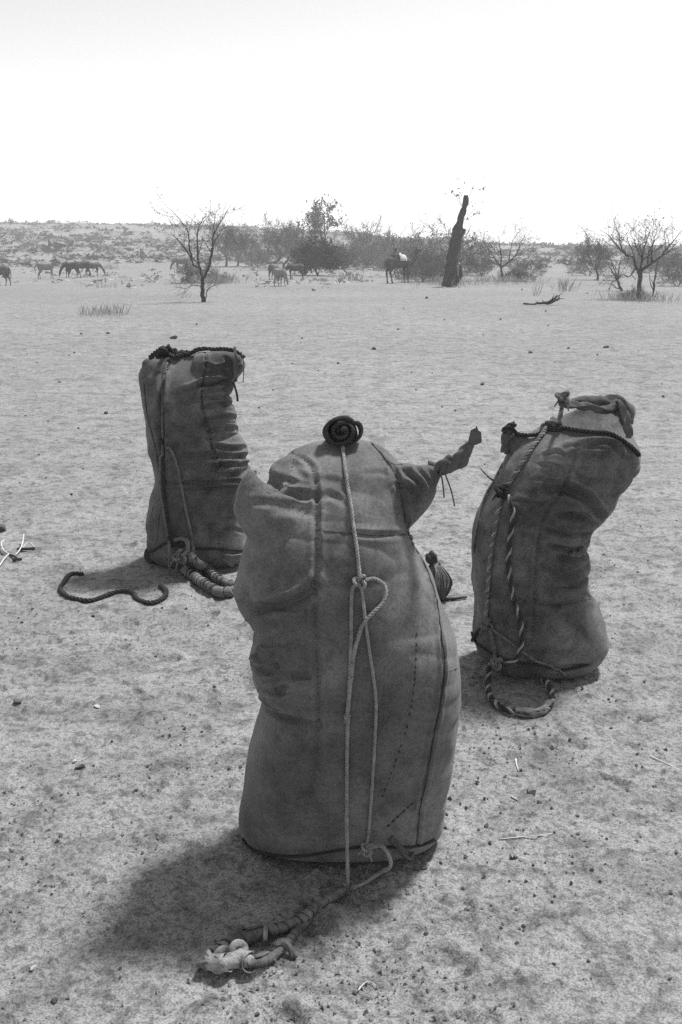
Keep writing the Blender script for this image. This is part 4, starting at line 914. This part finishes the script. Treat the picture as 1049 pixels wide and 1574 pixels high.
# heights in photograph pixels
TL = 'grey thorn tree '
place(proto(51, 1.0, 1.1, 7, 3, 5, 1500, .010, .05, .2, .22), 'thorn_tree', '', [
    (347, 410, 62, TL + 'with dark stem, just behind the forked slender tree'), (365, 408, 52, TL + 'with rounded crown next to the one behind the forked tree'), (386, 409, 46, TL + 'filling the gap before the end-on grey donkey'),
    (417, 415, 68, TL + 'directly behind the end-on grey donkey'), (436, 412, 58, TL + 'right behind the pale head-on donkey'), (455, 408, 50, TL + 'rising over the dark side-on donkey'),
    (534, 424, 40, 'small thorny stem standing in front of the leafy tree bushes'), (566, 410, 62, TL + 'with round crown on a clear stem between leafy tree and camels'), (588, 411, 50, TL + 'just behind the saddled camel'),
    (918, 430, 60, TL + 'behind the small leaning tree'), (905, 415, 40, TL + 'half hidden beyond the tree behind the leaning one'), (98, 396, 52, TL + 'standing at the hill foot above the dark donkeys'), (48, 392, 34, 'small grey thorn tree on the slope above the pale donkey')], 'thorn trees in the scrub belt')
BL = 'low grey thorn bush in the twiggy belt behind donkeys and camels'
BU = 'low grey thorn bush '
place(proto(52, 1.0, 1.3, 11, 3, 5, 1500, .010, .05, .1, 0), 'thorn_bush', '', [
    (395, 412, 40, BL), (480, 413, 46, BL), (525, 414, 56, BL), (552, 414, 50, BL), (590, 412, 46, BL), (625, 417, 50, BL), (655, 428, 58, BU + 'that the raised camel head overlooks'), (668, 432, 62, BU + 'crowding the foot of the dead trunk'),
    (648, 434, 40, BU + 'in front of the stooping camel'), (676, 424, 92, 'tall loose thorn bush rising behind the dead trunk'), (740, 424, 42, BU + 'between dead trunk and low spreading tree'), (815, 424, 36, BU + 'under the drooping side of the low spreading tree'),
    (905, 424, 34, BU + 'at the foot of the tree behind the leaning one'), (30, 398, 26, BU + 'alone on the slope beside the small slope tree'), (330, 432, 18, BU + 'touching the forked slender trunk'), (345, 434, 16, 'tiny grey thorn bush next to the bush touching the forked trunk'),
    (287, 436, 14, 'tiny sprawling thorn bush under the grazing donkey behind the forked tree'), (975, 462, 26, BU + 'in the grass skirt of the stout trunk'), (1042, 440, 40, BU + 'beyond the thin sapling'), (1030, 425, 50, BU + 'behind the broad bare crown'),
    (300, 404, 46, BU + 'seen through the forked slender branches'), (318, 402, 50, 'taller grey thorn bush seen through the forked slender branches'), (990, 420, 50, BU + 'seen through the broad bare crown'), (1005, 412, 40, 'paler thorn bush seen through the broad bare crown'),
    (790, 432, 26, 'twiggy low heap at the foot of the leaning low spreading trunk'), (805, 433, 22, 'twiggy low heap ending the row beneath the low spreading tree')], 'thorn bushes in the scrub belt', 'bush')
place(proto(53, 1.0, 1.0, 10, 3, 5, 8000, .022, .05, .05, .2), 'dense_bush', '', [(492, 424, 56, 'dense dark rounded bush on a short stem in front of leafy tree')], None, 'bush', 1.0, 'leaf_dark')
T5 = proto(54, 1.0, .8, 6, 3, 4, 900, .020, .04, .3, .35)
place(T5, 'leafy_tree', '', [(508, 412, 92, 'taller tree with sparse leaf clusters rising behind the dense dark bush')], None)
RL = 'tiny pale tree on the far hill skyline'
place(proto(55, 1.0, .9, 5, 3, 3, 500, .02, .05, .2, .3), 'ridge_tree', '', [(129, 374, 20, 'tiny two-stemmed pale tree on the highest part of the far skyline'), (74, 372, 14, RL), (165, 376, 10, RL), (240, 376, 10, RL), (650, 386, 9, RL), (895, 386, 9, RL)], 'tiny trees on the far skyline')

# dry grass tufts
def tuft(px, py, wpx, hpx, n, label, seed):
    p = gp(px, py); rs = random.Random(seed); mb = MB(); k = p.y / F
    for i in range(n):
        x = rs.gauss(0, wpx * .28) * k; y = rs.gauss(0, wpx * .22) * k * 2; z = gh1(p.x + x, p.y + y) - p.z; h = hpx * k * rs.uniform(.35, 1.1); lx, ly = rs.gauss(0, .25) * h, rs.gauss(0, .25) * h
        r = .0035; mb.add([(x - r, y, z), (x + r, y, z), (x + lx * .4, y + ly * .4 + r, z + h * .55), (x + lx, y + ly, z + h)], [(0, 1, 2), (0, 2, 3), (1, 3, 2)])
    t = mb.build('grass_tuft', M['grass'], None, False, True); t.location = p; return tag(t, label, 'grass', None, 'stuff')
tuft(158, 484, 66, 18, 170, 'sparse dry grass patch with upright blades on open ground', 3)
tuft(165, 414, 36, 10, 120, 'dark low dry grass heap beside the grazing donkeys', 4)
tuft(160, 442, 44, 8, 80, 'faint low grass patch between the donkeys and the upright-bladed grass', 5)
tuft(868, 448, 26, 22, 70, 'spiky dry tuft on the plain between two thorn trees', 6)
tuft(978, 462, 90, 16, 420, 'low dry grass skirt around the stout short tree trunk', 7)
tuft(335, 436, 70, 16, 380, 'low dry twiggy skirt behind the forked slender trunk', 8)
tuft(690, 438, 110, 14, 420, 'dry grass growing round the foot of the dead trunk', 9)
tuft(780, 434, 100, 12, 380, 'dry grass under the low spreading thorn tree', 10)
tuft(540, 432, 40, 16, 110, 'thin grass tuft on the plain before the scrub belt', 11)
tuft(824, 455, 10, 22, 16, 'single thin upright weed near the fallen branch', 12)
# fallen branch
fb = gp(842, 469); FB = Tree(61, .01)
for d in ((1, .1, .05), (-.8, .2, .25), (.2, -.5, .35), (.7, .3, .4)): FB.branch((0, 0, .06), d, .42, .05, 1, 0, .5, 3, .5)
FB.build('fallen_branch', fb, 'broken dark branch heap lying on the plain', None, 0, 'branch')
stick('fallen_stick', [(805, 468), (818, 469), (824, 468)], .03, M['bark'], 'short dark stick beside the broken branch heap', 'stick')

# ------------------------------------------------------------------ animals
def quad_mesh(parts, voxel, sm=3):
    mb = MB()
    for pts in parts:
        P = np.array([q[:3] for q in pts], float); r = np.array([q[3] for q in pts], float)
        D = resample(P, voxel * 1.5); s_ = np.concatenate([[0], np.cumsum(np.linalg.norm(np.diff(P, axis=0), axis=1))]); rr = np.interp(np.linspace(0, s_[-1], len(D)), s_, r)
        mb.add(*sweep(D, rr, 14))
    V, Q = eval_remesh(np.concatenate(mb.V), mb.F, voxel); return smooth_mesh(V, Q, sm), Q
def leg(x, y, top, h, fore=True, step=0.0):
    if fore: return [(x, y, top, .085), (x + .01, y, top * .72, .065), (x + step * .5, y, top * .46, .042), (x + step * .8, y, top * .22, .030), (x + step, y, .07, .032), (x + step + .02, y, .02, .045), (x + step + .02, y, .0, .045)]
    return [(x, y, top, .13), (x + .07, y, top * .72, .10), (x - .06, y, top * .45, .05), (x - .05 + step, y, top * .22, .032), (x - .03 + step, y, .07, .034), (x - .01 + step, y, .02, .045), (x - .01 + step, y, .0, .045)]
def donkey_parts(head_down):
    P = [[(-.56, 0, .86, .12), (-.45, 0, .88, .22), (-.2, 0, .84, .245), (.1, 0, .82, .25), (.36, 0, .86, .22), (.50, 0, .88, .14)],
         leg(-.42, .12, .78, 1, False, .03), leg(-.42, -.12, .78, 1, False, -.06), leg(.36, .11, .74, 1, True, .05), leg(.36, -.11, .74, 1, True, -.05)]
    if head_down:
        P += [[(.42, 0, .93, .17), (.62, 0, .80, .12), (.78, 0, .60, .095), (.86, 0, .50, .09)], [(.84, 0, .54, .10), (.90, 0, .36, .085), (.95, 0, .18, .055), (.96, 0, .12, .052)]]
        hd = (.84, .60); ears = [[(.82, s_ * .05, .60, .03), (.72, s_ * .10, .66, .035), (.60, s_ * .14, .70, .014)] for s_ in (1, -1)]
    else:
        P += [[(.42, 0, .93, .17), (.60, 0, 1.08, .12), (.74, 0, 1.22, .095)], [(.72, 0, 1.24, .10), (.88, 0, 1.16, .085), (1.03, 0, 1.04, .055), (1.08, 0, 1.0, .052)]]
        ears = [[(.72, s_ * .05, 1.30, .03), (.68, s_ * .08, 1.42, .035), (.66, s_ * .11, 1.53, .014)] for s_ in (1, -1)]
    return P + ears
dmesh = {}
def donkey(px, py, hpx, heading, coat, down, label):
    """heading: radians, 0 = facing +X (right)"""
    p = gp(px, py); k = 1.0
    t = thing('donkey', p, label, 'donkey', 'donkeys grazing on the plain', heading)
    key = (down, coat)
    if down not in dmesh: dmesh[down] = quad_mesh(donkey_parts(down), .022)
    k = hpx / F * p.y / 1.12; t.scale = (k, k, k)
    V, Q = dmesh[down]
    if key not in dmesh:
        b = mesh('body', V, Q, M[coat], t, True, True); dmesh[key] = b.data
        tl = mesh('tail', *sweep(resample([(-.64, 0, .95), (-.72, 0, .80), (-.72, 0, .55), (-.70, 0, .40)], .04), .022, 6), M['coat_dark'], t, True, True)
        mn = MB(); crest = [(.40, 1.10), (.56, .99), (.74, .80), (.84, .68)] if down else [(.40, 1.10), (.52, 1.18), (.64, 1.28), (.70, 1.36)]
        mn.add(*sweep(resample([(a, 0, b_) for a, b_ in crest], .03), .035, 6)); m_ = mn.build('mane', M['coat_dark'], t, True, True); dmesh[key, 't'] = (tl.data, m_.data)
    else:
        for nm, me in (('body', dmesh[key]), ('tail', dmesh[key, 't'][0]), ('mane', dmesh[key, 't'][1])):
            o = bpy.data.objects.new(nm, me); C.objects.link(o); o.parent = t
donkey(72, 429, 25, .1, 'coat_pale', False, 'pale donkey standing side-on with raised head, facing dark donkeys')
donkey(112, 427, 24, math.pi - .15, 'coat_dark', True, 'dark donkey with lowered head facing the pale donkey')
donkey(128, 426, 24, math.pi + .25, 'coat_dark', True, 'dark donkey in the middle of the donkey line')
donkey(143, 425, 22, .5, 'coat_mid', True, 'grey donkey at the end of the line beside the grass heap')
donkey(4, 439, 30, math.pi - .5, 'coat_mid', True, 'donkey seen from behind with hanging tail, apart from the others')
donkey(280, 417, 20, math.pi, 'coat_mid', True, 'grey donkey grazing behind the forked slender trunk')
donkey(431, 440, 27, -1.0, 'coat_pale', True, 'pale donkey grazing head-on in front of its group')
donkey(455, 430, 24, math.pi + .2, 'coat_dark', True, 'dark donkey grazing side-on next to the pale head-on donkey')
donkey(421, 430, 24, 1.2, 'coat_mid', True, 'grey donkey seen end-on behind the pale head-on donkey')
donkey(462, 421, 20, .2, 'coat_mid', True, 'grey donkey behind the dark side-on donkey near the dense bush')
# camels
def camel_parts(down):
    P = [[(-.95, 0, 1.30, .12), (-.75, 0, 1.35, .30), (-.3, 0, 1.38, .38), (.2, 0, 1.36, .40), (.6, 0, 1.38, .32), (.8, 0, 1.42, .2)], [(-.35, 0, 1.6, .30), (-.10, 0, 1.88, .22), (.02, 0, 2.02, .10)],
         [(-.72, .17, 1.3, .22), (-.66, .17, .95, .15), (-.80, .16, .72, .08), (-.76, .16, .35, .055), (-.74, .16, .1, .055), (-.70, .16, .02, .09), (-.70, .16, 0, .09)],
         [(-.72, -.17, 1.3, .22), (-.60, -.17, .95, .15), (-.72, -.16, .72, .08), (-.62, -.16, .35, .055), (-.58, -.16, .1, .055), (-.54, -.16, .02, .09), (-.54, -.16, 0, .09)],
         [(.60, .16, 1.25, .16), (.62, .16, .85, .085), (.62, .16, .6, .075), (.62, .16, .3, .05), (.63, .16, .1, .055), (.67, .16, .02, .09), (.67, .16, 0, .09)],
         [(.60, -.16, 1.25, .16), (.66, -.16, .85, .085), (.72, -.16, .6, .075), (.70, -.16, .3, .05), (.70, -.16, .1, .055), (.74, -.16, .02, .09), (.74, -.16, 0, .09)]]
    if down: P += [[(.7, 0, 1.4, .22), (1.0, 0, 1.1, .16), (1.25, 0, .8, .12), (1.5, 0, .62, .10)], [(1.45, 0, .66, .11), (1.66, 0, .50, .10), (1.85, 0, .36, .065)]]; e = (1.45, .76)
    else: P += [[(.7, 0, 1.4, .22), (1.05, 0, 1.25, .17), (1.32, 0, 1.5, .13), (1.42, 0, 1.85, .11), (1.46, 0, 2.08, .11)], [(1.42, 0, 2.12, .12), (1.65, 0, 2.12, .11), (1.90, 0, 2.05, .07)]]; e = (1.42, 2.2)
    return P + [[(e[0], s_ * .07, e[1], .03), (e[0] - .04, s_ * .12, e[1] + .10, .015)] for s_ in (1, -1)]
def camel(px, py, hpx, heading, down, label, coat, blanket):
    p = gp(px, py); t = thing('camel', p, label, 'camel', None, heading); k = hpx / F * p.y / 2.02; t.scale = (k, k, k)
    mesh('body', *quad_mesh(camel_parts(down), .035), M[coat], t, True, True)
    mesh('tail', *sweep(resample([(-1.03, 0, 1.35), (-1.10, 0, 1.1), (-1.08, 0, .85)], .05), .03, 6), M['coat_dark'], t, True, True)
    if blanket:
        V = []; Fc = []; n = 15
        for i, x in enumerate(np.linspace(-.15, .40, 6)):
            for j in range(n):
                a = math.pi * (j / (n - 1)) ; V.append((x, math.cos(a) * .46, 1.42 + math.sin(a) * (.52 if x < .1 else .40)))
        for i in range(5):
            for j in range(n - 1): Fc.append((i * n + j, i * n + j + 1, (i + 1) * n + j + 1, (i + 1) * n + j))
        b = mesh('saddle_blanket', V, Fc, M['blanket'], t, True, True); md = b.modifiers.new('thick', 'SOLIDIFY'); md.thickness = .03
        mesh('saddle_pommel', *sweep(resample([(-.2, 0, 1.9), (-.22, 0, 2.1), (-.20, 0, 2.2)], .04), .09, 8), M['coat_dark'], t, True, True)
camel(612, 435, 46, .55, False, 'dark saddled camel with pale blanket, head raised above the bush', 'coat_dark', True)
camel(622, 426, 36, .2, True, 'camel stooping its neck towards the bush behind the saddled camel', 'coat_mid', False)

# ------------------------------------------------------------------ hillside scrub and rocks (too far and too many to count)
def hill_cover(name, n, m, rlo, rhi, label, seed, tri=7, ylo=105, yhi=330, hfac=.7):
    rs = np.random.RandomState(seed); y = ylo + (yhi - ylo) * rs.rand(n) ** .8; x = (rs.rand(n) - .5) * 1.2 * y
    keep = (n2(x / 16, y / 22, seed) + .5 * n2(x / 5, y / 6, seed + 1)) > rs.rand(n) * .9 - .35; x, y = x[keep], y[keep]; z = gh(x, y, False); n = len(x); r = rlo + (rhi - rlo) * rs.rand(n) ** 2
    c = np.stack([x, y, z], 1)[:, None, None, :]; o = rs.normal(0, .45, (n, tri, 1, 3)) + rs.normal(0, .38, (n, tri, 3, 3)); o[..., 2] = np.abs(o[..., 2]) * hfac; o[..., 0] *= 1.3
    V = (c + o * r[:, None, None, None]).reshape(-1, 3); Fc = np.arange(len(V)).reshape(-1, 3)
    tag(mesh(name, V, Fc, m, None, False), label, 'scrub', None, 'stuff')
hill_cover('hillside_scrub', 42000, M['scrub'], .12, .75, 'dark scrub and rocks mottling the far hillside', 3, 7)
hill_cover('hillside_bushes', 1200, M['scrub'], .5, 1.3, 'larger dark bushes dotted over the far hillside', 13, 16, 110, 320, .9)
hill_cover('plain_scrub', 1500, M['grass'], .10, .35, 'sparse low dry scrub on the plain before the hill', 6, 8, 45, 120, .8)

# ------------------------------------------------------------------ dusty air
def haze_box():
    x0, x1, y0, y1, z0, z1 = -4500 * 0 - 700, 700, -45, 415, -12, 16
    V = [(x, y, z) for x in (x0, x1) for y in (y0, y1) for z in (z0, z1)]
    Fc = [(0, 1, 3, 2), (4, 6, 7, 5), (0, 4, 5, 1), (2, 3, 7, 6), (0, 2, 6, 4), (1, 5, 7, 3)]
    m = bpy.data.materials.new('dusty_air'); m.use_nodes = True; t = m.node_tree; t.nodes.clear()
    o = t.nodes.new('ShaderNodeOutputMaterial'); v = t.nodes.new('ShaderNodeVolumePrincipled')
    v.inputs['Color'].default_value = (.95, .95, .95, 1); v.inputs['Density'].default_value = HAZE; v.inputs['Anisotropy'].default_value = .3
    t.links.new(v.outputs[0], o.inputs['Volume'])
    b = mesh('haze', V, Fc, m, None, False); b['kind'] = 'stuff'; b['label'] = 'pale dusty air over the whole plain'; b['category'] = 'haze'
HAZE = .0015
if HAZE > 0: haze_box()
